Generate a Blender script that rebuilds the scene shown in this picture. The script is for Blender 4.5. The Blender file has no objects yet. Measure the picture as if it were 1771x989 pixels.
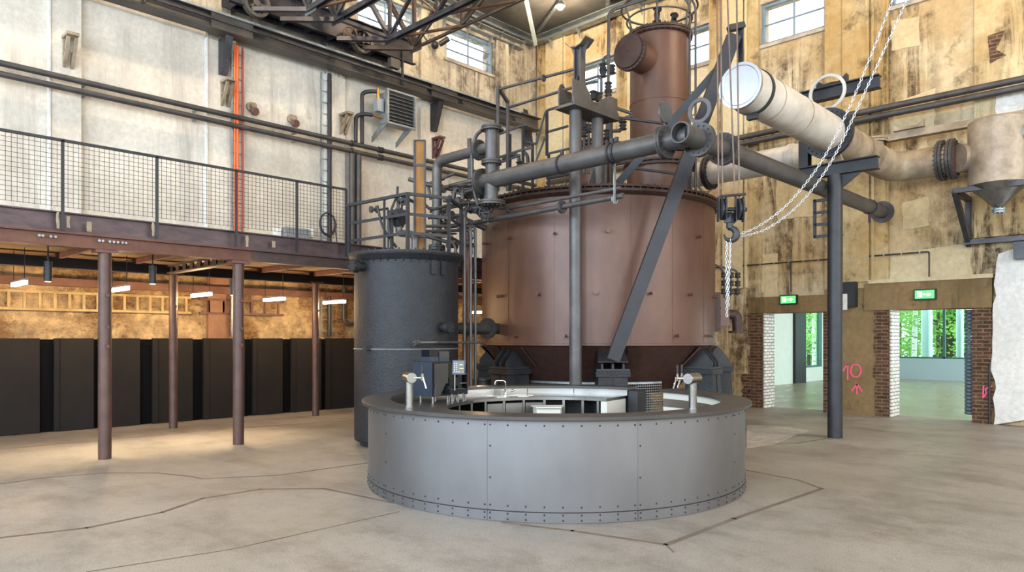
import bpy, math, random
from mathutils import Vector, Matrix
random.seed(7)
C = bpy.context.scene.collection
SC = bpy.context.scene
PI = math.pi
# ------------------------------------------------------------------ camera
# world X runs along the left wall towards the far corner, Y towards the left wall, Z up
F, CX, CY, EYE = 1232.0, 885.5, 585.0, 1.9
FW = Vector((0.718, 0.696, 0)).normalized()
RT = Vector((FW.y, -FW.x, 0))
cam_d = bpy.data.cameras.new('camera')
cam = bpy.data.objects.new('camera', cam_d); C.objects.link(cam)
cam.location = (0, 0, EYE)
cam.rotation_euler = (PI/2, 0, math.atan2(FW.y, FW.x) - PI/2)
cam_d.sensor_width = 36; cam_d.lens = 36*F/1771; cam_d.shift_y = (CY-494.5)/1771
cam_d.clip_end = 300
SC.camera = cam
# ------------------------------------------------------------------ world, lights, exposure
vs = SC.view_settings
vs.view_transform = 'Standard'; vs.look = 'None'; vs.gamma = 1; vs.use_curve_mapping = False
vs.exposure = 0.25
w = bpy.data.worlds.new('sky'); SC.world = w; w.use_nodes = True
wn = w.node_tree.nodes; wl = w.node_tree.links
bg = wn['Background']; bg.inputs[0].default_value = (0.80, 0.90, 1.0, 1); bg.inputs[1].default_value = 3.4

def area(name, loc, target, sx, sy, power, col):
    l = bpy.data.lights.new(name, 'AREA'); l.shape = 'RECTANGLE'; l.size = sx; l.size_y = sy
    l.energy = power; l.color = col
    o = bpy.data.objects.new(name, l); C.objects.link(o); o.location = loc
    o.rotation_euler = (Vector(target)-Vector(loc)).to_track_quat('-Z', 'Y').to_euler()
    return o
DAY = (0.70, 0.85, 1.0)
WARM = (1.0, 0.79, 0.55)
# daylight through the tall windows of the walls behind the camera
for y in (-7, 0, 7, 13.5):
    area('daylight_rear_window', (-7.4, y, 6.2), (10, y, 5.5), 4.2, 7.5, 1300, DAY)
for x in (-4, 3, 10, 16):
    area('daylight_side_window', (x, -10.9, 6.2), (x, 10, 5.5), 4.2, 7.0, 620, (0.97, 0.97, 0.95))
# added fill lights brightening the next room from its unseen, windowless right wall
for x in (23, 27.5, 32):
    area('annex_fill_light', (x, -0.9, 2.4), (x, 10, 1.6), 3.6, 3.0, 420, (0.88, 0.97, 1.0))
# ------------------------------------------------------------------ helpers
def lin(h):
    c = [int(h[i:i+2], 16)/255 for i in (0, 2, 4)]
    return tuple(x/12.92 if x < .04045 else ((x+.055)/1.055)**2.4 for x in c) + (1,)
def ray(px): return FW + RT*((px-CX)/F)
def W(px, py, d):
    v = ray(px)*d; return Vector((v.x, v.y, EYE+(CY-py)/F*d))
def OX(px, py, X): return W(px, py, X/ray(px).x)
def OY(px, py, Y): return W(px, py, Y/ray(px).y)
def OZ(px, py, Z): return W(px, py, F*(EYE-Z)/(py-CY))
def camxy(x, y): v = RT*x + FW*y; return v
def polar(c, psi, R):
    a = math.radians(psi); v = RT*(R*math.sin(a)) + FW*(R*math.cos(a)); return Vector((c[0]+v.x, c[1]+v.y, 0))
def V(*a): return Vector(a)

LOC = {}
class MB:
    def __init__(s): s.v, s.f, s.sm = [], [], []
    def add(s, vs, fs, sm=False):
        b = len(s.v); s.v += [Vector(v) for v in vs]
        for f in fs: s.f.append(tuple(b+i for i in f)); s.sm.append(sm)
        return s
    def box(s, x0, x1, y0, y1, z0, z1):
        return s.add([(x,y,z) for x in (x0,x1) for y in (y0,y1) for z in (z0,z1)],
                     [(0,1,3,2),(4,6,7,5),(0,4,5,1),(2,3,7,6),(0,2,6,4),(1,5,7,3)])
    def frame3(s, ax, up=None):
        ax = Vector(ax).normalized(); up = Vector(up) if up is not None else Vector((0,0,1))
        if abs(ax.dot(up.normalized())) > .999: up = Vector((1,0,0))
        sd = ax.cross(up).normalized(); return ax, sd, sd.cross(ax).normalized()
    def prof(s, p0, p1, poly, up=None):
        p0, p1 = Vector(p0), Vector(p1); ax, sd, u = s.frame3(p1-p0, up); n = len(poly)
        vs = [p + sd*a + u*b for p in (p0, p1) for a, b in poly]
        return s.add(vs, [(i,(i+1)%n,n+(i+1)%n,n+i) for i in range(n)] + [tuple(range(n))[::-1], tuple(range(n,2*n))])
    def beam(s, p0, p1, w, h, up=None):
        return s.prof(p0, p1, [(-w/2,-h/2),(w/2,-h/2),(w/2,h/2),(-w/2,h/2)], up)
    def ibeam(s, p0, p1, w, h, t=.02, up=None):
        a, b = w/2, h/2
        return s.prof(p0, p1, [(-a,-b),(a,-b),(a,-b+t),(t/2,-b+t),(t/2,b-t),(a,b-t),(a,b),(-a,b),(-a,b-t),(-t/2,b-t),(-t/2,-b+t),(-a,-b+t)], up)
    def lathe(s, base, axis, pr, n=24, cap=True, smooth=True):
        base = Vector(base); ax, sd, u = s.frame3(axis)
        cs = [sd*math.cos(2*PI*i/n)+u*math.sin(2*PI*i/n) for i in range(n)]
        for (r0,h0),(r1,h1) in zip(pr, pr[1:]):
            vs = [base+ax*h0+c*r0 for c in cs] + [base+ax*h1+c*r1 for c in cs]
            s.add(vs, [(i,(i+1)%n,n+(i+1)%n,n+i) for i in range(n)], smooth)
        if cap:
            for (r,h), rev in ((pr[0],True),(pr[-1],False)):
                if r > 1e-5:
                    f = tuple(range(n)); s.add([base+ax*h+c*r for c in cs], [f[::-1] if rev else f])
        return s
    def cyl(s, p0, p1, r, n=16, r2=None, cap=True):
        p0, p1 = Vector(p0), Vector(p1)
        return s.lathe(p0, p1-p0, [(r,0),(r if r2 is None else r2,(p1-p0).length)], n, cap)
    def path(s, pts, bend, seg=6):
        pts = [Vector(p) for p in pts]
        if len(pts) < 3 or bend <= 0: return pts
        out = [pts[0]]
        for a, b, c in zip(pts, pts[1:], pts[2:]):
            d = min(bend, (b-a).length*.49, (c-b).length*.49)
            q0 = b+(a-b).normalized()*d; q1 = b+(c-b).normalized()*d
            for k in range(seg+1):
                t = k/seg; out.append(q0*(1-t)**2 + b*2*t*(1-t) + q1*t*t)
        out.append(pts[-1]); return out
    def tube(s, pts, r, n=10, bend=0.0, cap=True, seg=6):
        P = s.path(pts, bend, seg); u = None; rings = []
        for i, p in enumerate(P):
            t = (P[min(i+1,len(P)-1)]-P[max(i-1,0)]).normalized()
            if u is None:
                _, sd, u = s.frame3(t)
            u = (u - t*u.dot(t)).normalized(); sd = t.cross(u)
            rings.append([p + (sd*math.cos(2*PI*k/n)+u*math.sin(2*PI*k/n))*r for k in range(n)])
        vs = [v for R in rings for v in R]
        s.add(vs, [(i*n+k, i*n+(k+1)%n, (i+1)*n+(k+1)%n, (i+1)*n+k) for i in range(len(P)-1) for k in range(n)], True)
        if cap:
            s.add(rings[0], [tuple(range(n))[::-1]]); s.add(rings[-1], [tuple(range(n))])
        return s
    def torus(s, c, axis, R, r, n=20, m=6, sx=1.0, up=None):
        c = Vector(c); ax, sd, u = s.frame3(axis, up); vs = []
        for i in range(n):
            a = 2*PI*i/n; d = sd*math.cos(a)*sx+u*math.sin(a)
            for k in range(m):
                b = 2*PI*k/m; vs.append(c + d*R + d.normalized()*r*math.cos(b) + ax*r*math.sin(b))
        return s.add(vs, [(i*m+k, ((i+1)%n)*m+k, ((i+1)%n)*m+(k+1)%m, i*m+(k+1)%m) for i in range(n) for k in range(m)], True)
    def ring(s, c, axis, ro, ri, t, n=28):
        return s.lathe(Vector(c)-Vector(axis).normalized()*t/2, axis, [(ri,0),(ro,0),(ro,t),(ri,t),(ri,0)], n, False, False)
    def prism(s, pts, ext):
        pts = [Vector(p) for p in pts]; e = Vector(ext); n = len(pts)
        return s.add(pts+[p+e for p in pts], [tuple(range(n))[::-1], tuple(range(n,2*n))]+[(i,(i+1)%n,n+(i+1)%n,n+i) for i in range(n)])
    def arc(s, c, prof, p0, p1, n=48, caps=True, smooth=True):
        m = len(prof)
        for j in range(m):
            (r0,z0),(r1,z1) = prof[j], prof[(j+1)%m]
            vs = []
            for i in range(n+1):
                a = p0+(p1-p0)*i/n
                for r, z in ((r0,z0),(r1,z1)):
                    q = polar(c, a, r); vs.append((q.x,q.y,z))
            s.add(vs, [(2*i,2*i+1,2*i+3,2*i+2) for i in range(n)], smooth)
        if caps:
            for a in (p0, p1):
                s.add([(polar(c,a,r).x, polar(c,a,r).y, z) for r, z in prof], [tuple(range(m))])
        return s
    def bolts(s, c, axis, R, n, r=.015, h=.03, off=0):
        c = Vector(c); ax, sd, u = s.frame3(axis)
        for i in range(n):
            a = 2*PI*(i+.5)/n; p = c+ax*off+(sd*math.cos(a)+u*math.sin(a))*R
            s.lathe(p-ax*h/2, ax, [(r,0),(r,h)], 6, True, False)
        return s
    def sphere(s, c, r, n=12, m=8, sc=(1,1,1)):
        c = Vector(c); vs = []
        for j in range(m+1):
            t = PI*j/m
            for i in range(n):
                a = 2*PI*i/n
                vs.append(c+Vector((r*sc[0]*math.sin(t)*math.cos(a), r*sc[1]*math.sin(t)*math.sin(a), r*sc[2]*math.cos(t))))
        return s.add(vs, [(j*n+i, (j+1)*n+i, (j+1)*n+(i+1)%n, j*n+(i+1)%n) for j in range(m) for i in range(n)], True)
    def build(s, name, mat, parent=None):
        off = Vector((0,0,0)); q = parent
        while q is not None: off += q.location; q = q.parent
        me = bpy.data.meshes.new(name)
        me.from_pydata([tuple(v-off) for v in s.v], [], s.f)
        me.polygons.foreach_set('use_smooth', s.sm)
        me.validate(); 
        import bmesh
        bm = bmesh.new(); bm.from_mesh(me); bmesh.ops.recalc_face_normals(bm, faces=bm.faces); bm.to_mesh(me); bm.free()
        me.materials.append(mat)
        o = bpy.data.objects.new(name, me); C.objects.link(o)
        if parent is not None: o.parent = parent
        return o
def tag(o, label, cat, group=None, kind=None):
    o['label'] = label; o['category'] = cat
    if group: o['group'] = group
    if kind: o['kind'] = kind
    return o
def thing(name, label, cat, loc=(0,0,0), group=None):
    o = bpy.data.objects.new(name, None); C.objects.link(o); o.location = loc; o.empty_display_size = .1
    return tag(o, label, cat, group)
def struct(name, mb, mat, label=None):
    o = mb.build(name, mat); o['kind'] = 'structure'
    if label: o['label'] = label
    o['category'] = name.split('_')[0]
    return o
def jag(pts, step, amp, rng):
    """a broken outline between the given 2-D corners"""
    out = []
    for (a, b, rough) in pts:
        n = max(1, int((Vector(b)-Vector(a)).length/step)) if rough else 1
        for i in range(n):
            p = Vector(a).lerp(Vector(b), i/n)
            if i and rough: p = p + Vector((rng.uniform(-amp,amp), rng.uniform(-amp*.4,amp*.4)))
            out.append(p)
    return out

# ------------------------------------------------------------------ materials
class NT:
    def __init__(s, name):
        s.m = bpy.data.materials.new(name); s.m.use_nodes = True
        s.t = s.m.node_tree; s.n = s.t.nodes; s.l = s.t.links
        s.b = s.n['Principled BSDF']
        s.pos = s.n.new('ShaderNodeNewGeometry').outputs['Position']
    def vec(s, scale=(1,1,1), src=None):
        m = s.n.new('ShaderNodeMapping'); m.inputs['Scale'].default_value = scale
        s.l.new(src or s.pos, m.inputs['Vector']); return m.outputs[0]
    def noise(s, sc, det=4, ro=.6, scale=(1,1,1), src=None, dist=0):
        t = s.n.new('ShaderNodeTexNoise'); t.inputs['Scale'].default_value = sc
        t.inputs['Detail'].default_value = det; t.inputs['Roughness'].default_value = ro; t.inputs['Distortion'].default_value = dist
        s.l.new(s.vec(scale, src), t.inputs['Vector']); return t.outputs['Fac']
    def ramp(s, f, a, b, lo=0, hi=1):
        r = s.n.new('ShaderNodeMapRange'); r.inputs[1].default_value = a; r.inputs[2].default_value = b
        r.inputs[3].default_value = lo; r.inputs[4].default_value = hi; s.l.new(f, r.inputs[0]); return r.outputs[0]
    def mix(s, f, a, b, mode='MIX'):
        m = s.n.new('ShaderNodeMix'); m.data_type = 'RGBA'; m.blend_type = mode
        for i, x in ((0,f),(6,a),(7,b)):
            if hasattr(x, 'is_linked') or hasattr(x, 'links'): s.l.new(x, m.inputs[i])
            else: m.inputs[i].default_value = x
        return m.outputs[2]
    def math(s, op, a, b):
        m = s.n.new('ShaderNodeMath'); m.operation = op
        for i, x in ((0,a),(1,b)):
            if hasattr(x, 'links'): s.l.new(x, m.inputs[i])
            else: m.inputs[i].default_value = x
        return m.outputs[0]
    def bump(s, h, st, d=.02):
        b = s.n.new('ShaderNodeBump'); b.inputs['Strength'].default_value = st; b.inputs['Distance'].default_value = d
        s.l.new(h, b.inputs['Height']); s.l.new(b.outputs[0], s.b.inputs['Normal'])
    def fin(s, col, rough=.6, metal=0, spec=None):
        for k, x in (('Base Color',col),('Roughness',rough),('Metallic',metal)):
            if hasattr(x, 'links'): s.l.new(x, s.b.inputs[k])
            else: s.b.inputs[k].default_value = x
        if spec is not None: s.b.inputs['Specular IOR Level'].default_value = spec
        return s.m
def plaster(name, c1, c2, c3, c4, st=.5, st2=.6, amt=.8, blotch=.45, ma=.42, mb_=.6, fine=9, ss=(2.2,2.2,.16), dst=.3):
    n = NT(name)
    big = n.ramp(n.noise(.45, 6, .62), .38, .62)
    col = n.mix(big, lin(c1), lin(c2))
    strk0 = n.ramp(n.noise(1.0, 9, .72, ss, dist=dst), st, st2, 0, amt)
    strk = n.math('MULTIPLY', strk0, n.ramp(n.noise(4.5, 7, .75), .36, .56, .25, 1))
    msk = n.ramp(n.noise(.33, 3, .5, (1.3,1.3,.8)), ma, mb_)
    col = n.mix(n.math('MULTIPLY', strk, msk), col, lin(c3))
    bl = n.ramp(n.noise(1.6, 8, .72), 1-blotch, 1-blotch+.13, 0, .75)
    col = n.mix(bl, col, lin(c4))
    fn = n.noise(fine, 8, .7)
    col = n.mix(.35, col, n.mix(n.ramp(fn, .3, .7), lin('808080'), lin('ffffff')), 'MULTIPLY')
    n.bump(n.math('ADD', n.noise(2.2, 8, .65), n.math('MULTIPLY', fn, .3)), .5, .05)
    return n.fin(col, .85, 0, .25)
def brick(name, axis, c1, c2, mortar, bw=.26, bh=.085, dist=.05, strength=.8, patch=None, msz=.014, rough=.85):
    n = NT(name)
    sp = n.n.new('ShaderNodeSeparateXYZ'); n.l.new(n.pos, sp.inputs[0])
    cb = n.n.new('ShaderNodeCombineXYZ'); n.l.new(sp.outputs[0 if axis == 'X' else 1], cb.inputs[0]); n.l.new(sp.outputs[2], cb.inputs[1])
    nz = n.noise(3.0, 5, .6); nv = n.n.new('ShaderNodeVectorMath'); nv.operation = 'ADD'
    m = n.math('MULTIPLY', n.math('SUBTRACT', nz, .5), dist*2); c3 = n.n.new('ShaderNodeCombineXYZ'); n.l.new(m, c3.inputs[0]); n.l.new(m, c3.inputs[1])
    n.l.new(cb.outputs[0], nv.inputs[0]); n.l.new(c3.outputs[0], nv.inputs[1])
    b = n.n.new('ShaderNodeTexBrick'); n.l.new(nv.outputs[0], b.inputs['Vector'])
    b.inputs['Color1'].default_value = lin(c1); b.inputs['Color2'].default_value = lin(c2); b.inputs['Mortar'].default_value = lin(mortar)
    b.inputs['Scale'].default_value = 1; b.inputs['Brick Width'].default_value = bw; b.inputs['Row Height'].default_value = bh
    b.inputs['Mortar Size'].default_value = msz; b.inputs['Mortar Smooth'].default_value = .3
    col = b.outputs['Color']
    fn = n.noise(7, 8, .75)
    col = n.mix(.7, col, n.mix(n.ramp(fn, .3, .7), lin('5a5a5a'), lin('ffffff')), 'MULTIPLY')
    h = n.math('ADD', n.math('MULTIPLY', b.outputs['Fac'], -.5), n.math('MULTIPLY', fn, 1.2))
    if patch:
        pm = n.ramp(n.noise(.7, 8, .75), .45, .53)
        col = n.mix(pm, col, n.mix(n.ramp(n.noise(3, 6, .7), .3, .7), lin(patch), lin('6b5a44')))
        h = n.math('MULTIPLY', h, n.ramp(pm, 0, 1, 1, .35))
    n.bump(h, strength, .05)
    return n.fin(col, rough, 0, .25)
def paint(name, c1, c2=None, rough=.5, metal=0, sc=3, bump=0, bsc=30, spec=None, lo=.35, hi=.65, stretch=(1,1,1)):
    n = NT(name)
    col = lin(c1)
    if c2: col = n.mix(n.ramp(n.noise(sc, 6, .65, stretch), lo, hi), lin(c1), lin(c2))
    if bump: n.bump(n.noise(bsc, 5, .6), bump, .01 if bump < .9 else .012)
    return n.fin(col, rough, metal, spec)
def emit(name, col, st, base=.5):
    n = NT(name); n.b.inputs['Emission Color'].default_value = col; n.b.inputs['Emission Strength'].default_value = st
    return n.fin((col[0]*base, col[1]*base, col[2]*base, 1), .5)
def glass(name, tint=(1,1,1,1)):
    m = bpy.data.materials.new(name); m.use_nodes = True; t = m.node_tree; t.nodes.clear()
    o = t.nodes.new('ShaderNodeOutputMaterial'); a = t.nodes.new('ShaderNodeBsdfTransparent'); g = t.nodes.new('ShaderNodeBsdfGlossy')
    g.inputs['Roughness'].default_value = .02; a.inputs[0].default_value = tint
    x = t.nodes.new('ShaderNodeMixShader'); x.inputs[0].default_value = .06
    t.links.new(a.outputs[0], x.inputs[1]); t.links.new(g.outputs[0], x.inputs[2]); t.links.new(x.outputs[0], o.inputs[0]); return m

M = {}
M['plaster_left'] = plaster('plaster_left', 'e2dacb', 'cbc2b4', '9a9088', '8f8170', .5, .62, .6, .37)
M['plaster_top'] = plaster('plaster_top', 'c8bfac', 'a39885', '524a40', '3c352d', .45, .57, .85, .475, .36, .5, 6, (3.5,3.5,.25))
M['plaster_right'] = plaster('plaster_right', 'd2c4a6', 'b49c74', '44321e', '5a462c', .45, .58, .92, .45, .38, .54, 6, (2.4,2.4,.26), 1.1)
M['plaster_pilaster'] = plaster('plaster_pilaster', 'cdbb94', 'ab8e5e', '3e2d1b', '4c3a24', .45, .58, .92, .455, .38, .54, 6, (2.4,2.4,.26), 1.1)
M['plaster_dado'] = plaster('plaster_dado', '8d7452', '74603f', '4a3a28', '4a3b2a', .48, .62, .7, .42)
M['plaster_patch'] = plaster('plaster_patch', 'd2c4a2', 'bfac86', 'a08458', 'b09468', .52, .7, .5, .33)
M['whitewash'] = plaster('whitewash', 'dedcd6', 'd0cdc8', 'bab6ae', 'c2bdb2', .5, .7, .4, .34)
M['rubble'] = brick('rubble', 'X', 'b88c5c', '86603c', 'a89470', .3, .1, .2, 1.0, 'd2b486')
M['brick_x'] = brick('brick_x', 'X', '8a5842', '6b4130', '988468')
M['brick'] = brick('brick', 'Y', '74503e', '553a2c', '8a7860', dist=.02)
M['white_brick'] = brick('white_brick', 'X', 'e6e0d6', 'd8d0c4', '6f665c', .25, .085, .004, .3, rough=.4)
def floor_mat(name, c1, c2, c3, rough, grain=True):
    n = NT(name)
    col = n.mix(n.ramp(n.noise(.35, 6, .65), .38, .62), lin(c1), lin(c2))
    col = n.mix(n.ramp(n.noise(.8, 9, .75, (1.4,.8,1)), .48, .64, 0, .7), col, lin(c3))
    col = n.mix(n.ramp(n.noise(6, 8, .8), .5, .7, 0, .45), col, lin(c3))
    sp = n.noise(55, 3, .8)
    col = n.mix(.5, col, n.mix(n.ramp(sp, .35, .65), lin('77736e'), lin('ffffff')), 'MULTIPLY')
    if grain: n.bump(sp, .12, .01)
    return n.fin(col, n.ramp(n.noise(.8, 5, .6), .3, .7, rough-.07, rough+.1), 0, .4)
M['floor'] = floor_mat('concrete_floor', '9d948a', '90877c', '6f665c', .5)
M['annex_floor'] = floor_mat('annex_floor', 'aca28a', 'a0967c', '938972', .3, False)
M['joint'] = paint('floor_joint', '55483c', '6e5f50', .9)
M['ceiling'] = paint('ceiling', '6d6a64', '5c5954', .9, sc=2)
M['galv'] = paint('galvanised', '9aa0a2', '7d8486', .45, .6, 4)
M['window_frame'] = paint('window_frame', '6d8292', '5a6d7c', .6)
M['stone_sill'] = paint('stone_sill', 'b3a898', '857a6c', .85)
M['glass'] = glass('window_glass')
M['glass_green'] = glass('annex_glass', (.86,.98,.93,1))
M['rust'] = paint('rusty_steel', '6e4a3e', '54383a', .6, .2, 4, .2, 40)
M['rust_upper'] = paint('rusty_channel', '5d4c4d', '443739', .5, .4, 2.5, .2, 40, stretch=(1,1,3))
M['rust_orange'] = paint('rusty_lower_beam', '6f4a3b', '553629', .65, .2, 2.5, .2, 40)
M['rust_dark'] = paint('dark_lower_beam', '54423c', '3d3230', .6, .3, 4)
M['post_brown'] = paint('post_brown', '573e36', '48332c', .5, .1, 5, .1, 60)
M['tank'] = paint('tank_brown', '624436', '53382d', .42, .15, 1.6, .15, 50, stretch=(1,1,.6))
M['tank_dark'] = paint('tank_flange_cone_shade', '432c25', '33221d', .55, .2, 6)  # flange brown; on the tank cone it stands in for shade
M['tar'] = paint('tarred_steel', '232428', '1b1c1f', .5, .05, 5, .95, 24, .35)
M['pipe'] = paint('grey_pipe', '575453', '464443', .45, .35, 3, .15, 40)
M['pipe_dark'] = paint('dark_pipe', '4d4a49', '3c3a3a', .5, .35, 3)
M['iron'] = paint('dark_iron', '2c2c30', '232327', .5, .2, 4)
M['crane'] = paint('crane_steel', '48474c', '333236', .42, .5, 3)
M['crane_rust'] = paint('crane_rust', '6e5038', '4a3626', .6, .2, 3)
M['crane_thin'] = paint('crane_thin', '54463e', '41362f', .55, .3, 3)
M['runway'] = paint('runway_steel', '5d564e', '3e3b3a', .5, .4, 1.2, stretch=(.6,1,1))
M['clad'] = paint('pipe_cladding', 'c4beb4', 'a8a196', .5, .1, 2.2, .25, 6)
M['clad_old'] = paint('stained_cladding', 'a59680', '776854', .55, .2, 2.2, .3, 8)
M['cap'] = paint('pipe_cap', 'b8bcc2', 'a4a8b0', .28, .9, 1.5)
M['hopper'] = paint('hopper_sheet', 'a89a88', '796c5c', .5, .25, 2.2, .3, 6)
M['hopper_cone'] = paint('hopper_cone', '8a8884', '5e5c58', .35, .7, 5, stretch=(1,1,.2))
M['blackpanel'] = paint('black_panel', '211d1b', '1c1917', .7, 0, 2, spec=.2)
M['blackgap'] = paint('black_recess', '0b0b0e', None, .8, spec=.1)
def brushed(name, c1, c2, rough, metal=.9, st=30):
    n = NT(name); a = n.noise(3, 6, .7, (1,1,st))
    col = n.mix(n.ramp(a, .3, .7), lin(c1), lin(c2)); n.bump(a, .02, .002)
    return n.fin(col, n.ramp(n.noise(1.2, 4, .5), .3, .7, rough-.05, rough+.06), metal)
M['barfront'] = brushed('bar_sheet_steel', '7c7b7c', '757475', .45, .85, .5)
M['bartop'] = paint('bar_top', '45423f', '3d3a38', .38, .3, 2)
M['steel'] = brushed('stainless', '969490', '8a8884', .3, 1.0)
M['chrome'] = paint('chrome', 'd8d8d8', None, .12, 1)
M['blackgloss'] = paint('black_gloss', '15171c', None, .15, 0, spec=.6)
M['navy'] = paint('side_sheen_hopper', '3c4654', None, .3, .5)  # blue reflection on the machine side held as colour; also colours the hoppers
M['blackmat'] = paint('black_plastic', '1c1c20', None, .5)
M['whitepan'] = paint('white_panel', 'bdbbb0', None, .5)
M['orange'] = paint('orange_conduit', 'f0601c', None, .5)
M['redc'] = paint('red_cable', '8c2a22', None, .5)
M['brass'] = paint('brass', 'd0a050', None, .3, 1)
M['ochre'] = paint('ochre_board', '8c5e24', '6a471b', .7, 0, 4, stretch=(1,1,.4))
M['wood'] = paint('old_wood', 'b39a6c', '8c7448', .8, 0, 3)
M['white'] = paint('white_plastic', 'e2e2e0', None, .5)
M['greybox'] = paint('grey_box', '8c9296', None, .5, .3)
M['rope'] = paint('wire_rope', '54504e', '7a5c48', .5, .5, 3)
M['chain'] = paint('zinc_chain', 'c8ccd0', None, .35, .8)
M['led'] = emit('led_tube', (1, .86, .66, 1), 9)
M['bulb'] = emit('lamp_bulb', (1, .72, .3, 1), 18)
M['exit_green'] = emit('exit_green', (.10, .75, .16, 1), 1.3)
M['exit_white'] = emit('exit_white', (.85, 1, .82, 1), 1.5)
M['screen'] = emit('screen_grey', (.10, .115, .125, 1), .5)
M['screen_tile'] = emit('screen_tile', (.75, .55, .18, 1), .9)
M['copper'] = paint('copper_cup', 'b0623a', None, .3, .6)
M['pink'] = paint('pink_chalk', 'e0587a', None, .8)
M['annex_wall'] = paint('annex_wall', 'd4dcd4', 'ccd4cc', .7)
M['teal'] = paint('teal_frame', '3a6a66', None, .4)
M['sill_blue'] = paint('sill_blue', 'a8bcc4', None, .5)
def leafmat(name, c1, c2):
    n = NT(name); col = n.mix(n.ramp(n.noise(1.2, 5, .6), .35, .65), lin(c1), lin(c2)); m = n.fin(col, .6, 0, .2)
    tr = n.n.new('ShaderNodeBsdfTranslucent'); n.l.new(col, tr.inputs[0]); x = n.n.new('ShaderNodeMixShader'); x.inputs[0].default_value = .5
    n.l.new(n.b.outputs[0], x.inputs[1]); n.l.new(tr.outputs[0], x.inputs[2]); n.l.new(x.outputs[0], n.n['Material Output'].inputs[0]); return m
M['leaf'] = leafmat('leaves', 'a4d86a', '86c04e')
M['leaf2'] = leafmat('leaves_light', 'bce884', '9cd464')
M['birch'] = paint('birch_bark', 'ece8e0', '55504a', .7, 0, 3, lo=.55, hi=.62, stretch=(1,1,5))
M['bark'] = paint('bark', '5a4a3c', None, .9)
M['soil'] = paint('soil', '6c7a44', '5a5a38', .95)
M['whitecol'] = paint('white_column', 'dfeeee', None, .5)
M['shutter'] = paint('shutter', '5c6a74', None, .5, .4)
# ------------------------------------------------------------------ the building
XL, XR, YL, YN, ZC = -8.0, 18.7, 17.0, -11.5, 12.6
rng = random.Random(3)
def wall_strip(mb, axis, c0, c1, lo, hi, z0, z1, holes):
    """a wall slab between lo and hi along its length, holes = (a0,a1,h0,h1)"""
    def bx(a0, a1, b0, b1):
        if a1-a0 < 1e-4 or b1-b0 < 1e-4: return
        if axis == 'X': mb.box(a0, a1, c0, c1, b0, b1)
        else: mb.box(c0, c1, a0, a1, b0, b1)
    xs = sorted({lo, hi, *[h[0] for h in holes], *[h[1] for h in holes]})
    for a0, a1 in zip(xs, xs[1:]):
        hs = sorted([(h[2], h[3]) for h in holes if h[0] <= a0+1e-6 and h[1] >= a1-1e-6]); z = z0
        for b0, b1 in hs: bx(a0, a1, z, b0); z = b1
        bx(a0, a1, z, z1)
    return mb
struct('floor', MB().box(XL, XR+.6, YN, YL, -.3, 0), M['floor'])
LW = [(11.3+3.27*k, 13.36+3.27*k, 10.68, 11.74) for k in range(-5, 2)]
RW = [(3.70+3.27*k-(0 if k != 9 else 0), 5.44+3.27*k, 9.93, 11.05) for k in range(-3, 4)]
DOORS = [(7.0, 8.57, 0, 2.58), (3.73, 5.40, 0, 2.58)]
struct('wall_left', wall_strip(MB(), 'X', YL, YL+.5, XL, XR+.5, 3.55, 9.3, []), M['plaster_left'])
struct('wall_left_upper', wall_strip(MB(), 'X', YL, YL+.5, XL, XR+.5, 9.3, ZC+.2, LW), M['plaster_top'])
struct('wall_left_lower', MB().box(XL, XR+.5, YL, YL+.5, 0, 3.55), M['rubble'])
struct('wall_right', wall_strip(MB(), 'Y', XR+.12, XR+.6, YN, YL, 0, ZC+.2, DOORS+RW), M['plaster_right'])
rear = [(y-2.1, y+2.1, 2.4, 10) for y in (-7, 0, 7, 13.5)]
struct('wall_rear', wall_strip(MB(), 'Y', XL-.5, XL, YN-.5, YL+.5, 0, ZC+.2, rear), M['plaster_left'])
side = [(x-2.1, x+2.1, 2.7, 9.7) for x in (-4, 3, 10, 16)]
struct('wall_near', wall_strip(MB(), 'X', YN-.5, YN, XL-.5, XR+.6, 0, ZC+.2, side), M['plaster_left'])
struct('ceiling', MB().box(XL-.5, XR+.6, YN-.5, YL+.5, ZC, ZC+.25), M['ceiling'])
# windows of the far walls: frame, bars, pane
def window(i, axis, a0, a1, z0, z1, c, nx=2, nz=3, sill_d=1):
    mb = MB(); t = .075
    def bx(p0, p1, q0, q1, d0, d1):
        if axis == 'X': mb.box(p0, p1, c+d0, c+d1, q0, q1)
        else: mb.box(c+d0, c+d1, p0, p1, q0, q1)
    bx(a0, a0+t, z0, z1, .06, .16); bx(a1-t, a1, z0, z1, .06, .16); bx(a0+t, a1-t, z0, z0+t, .06, .16); bx(a0+t, a1-t, z1-t, z1, .06, .16)
    o = struct('window_%d' % i, mb, M['window_frame'])
    mb = MB()
    for k in range(1, nx): x = a0+(a1-a0)*k/nx; bx(x-.02, x+.02, z0+t, z1-t, .09, .13)
    for k in range(1, nz):
        z = z0+(z1-z0)*k/nz
        for j in range(nx):
            xa = a0+t if j == 0 else a0+(a1-a0)*j/nx+.02; xb = a1-t if j == nx-1 else a0+(a1-a0)*(j+1)/nx-.02
            bx(xa, xb, z-.018, z+.018, .09, .13)
    mb.build('glazing_bars', M['window_frame'], o)
    mb = MB(); bx(a0+t, a1-t, z0+t, z1-t, .135, .14); mb.build('pane', M['glass'], o)
    mb = MB(); bx(a0-.1, a1+.1, z0-.09, z0-.002, -.05, .15); mb.build('window_sill', M['stone_sill'], o)
    mb = MB(); bx(a0-.08, a1+.08, z1+.005, z1+.11, -.03, .1); mb.build('head_trim', M['stone_sill'], o)
i = 1
for h in LW[4:]: window(i, 'X', h[0], h[1], h[2], h[3], YL); i += 1
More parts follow.
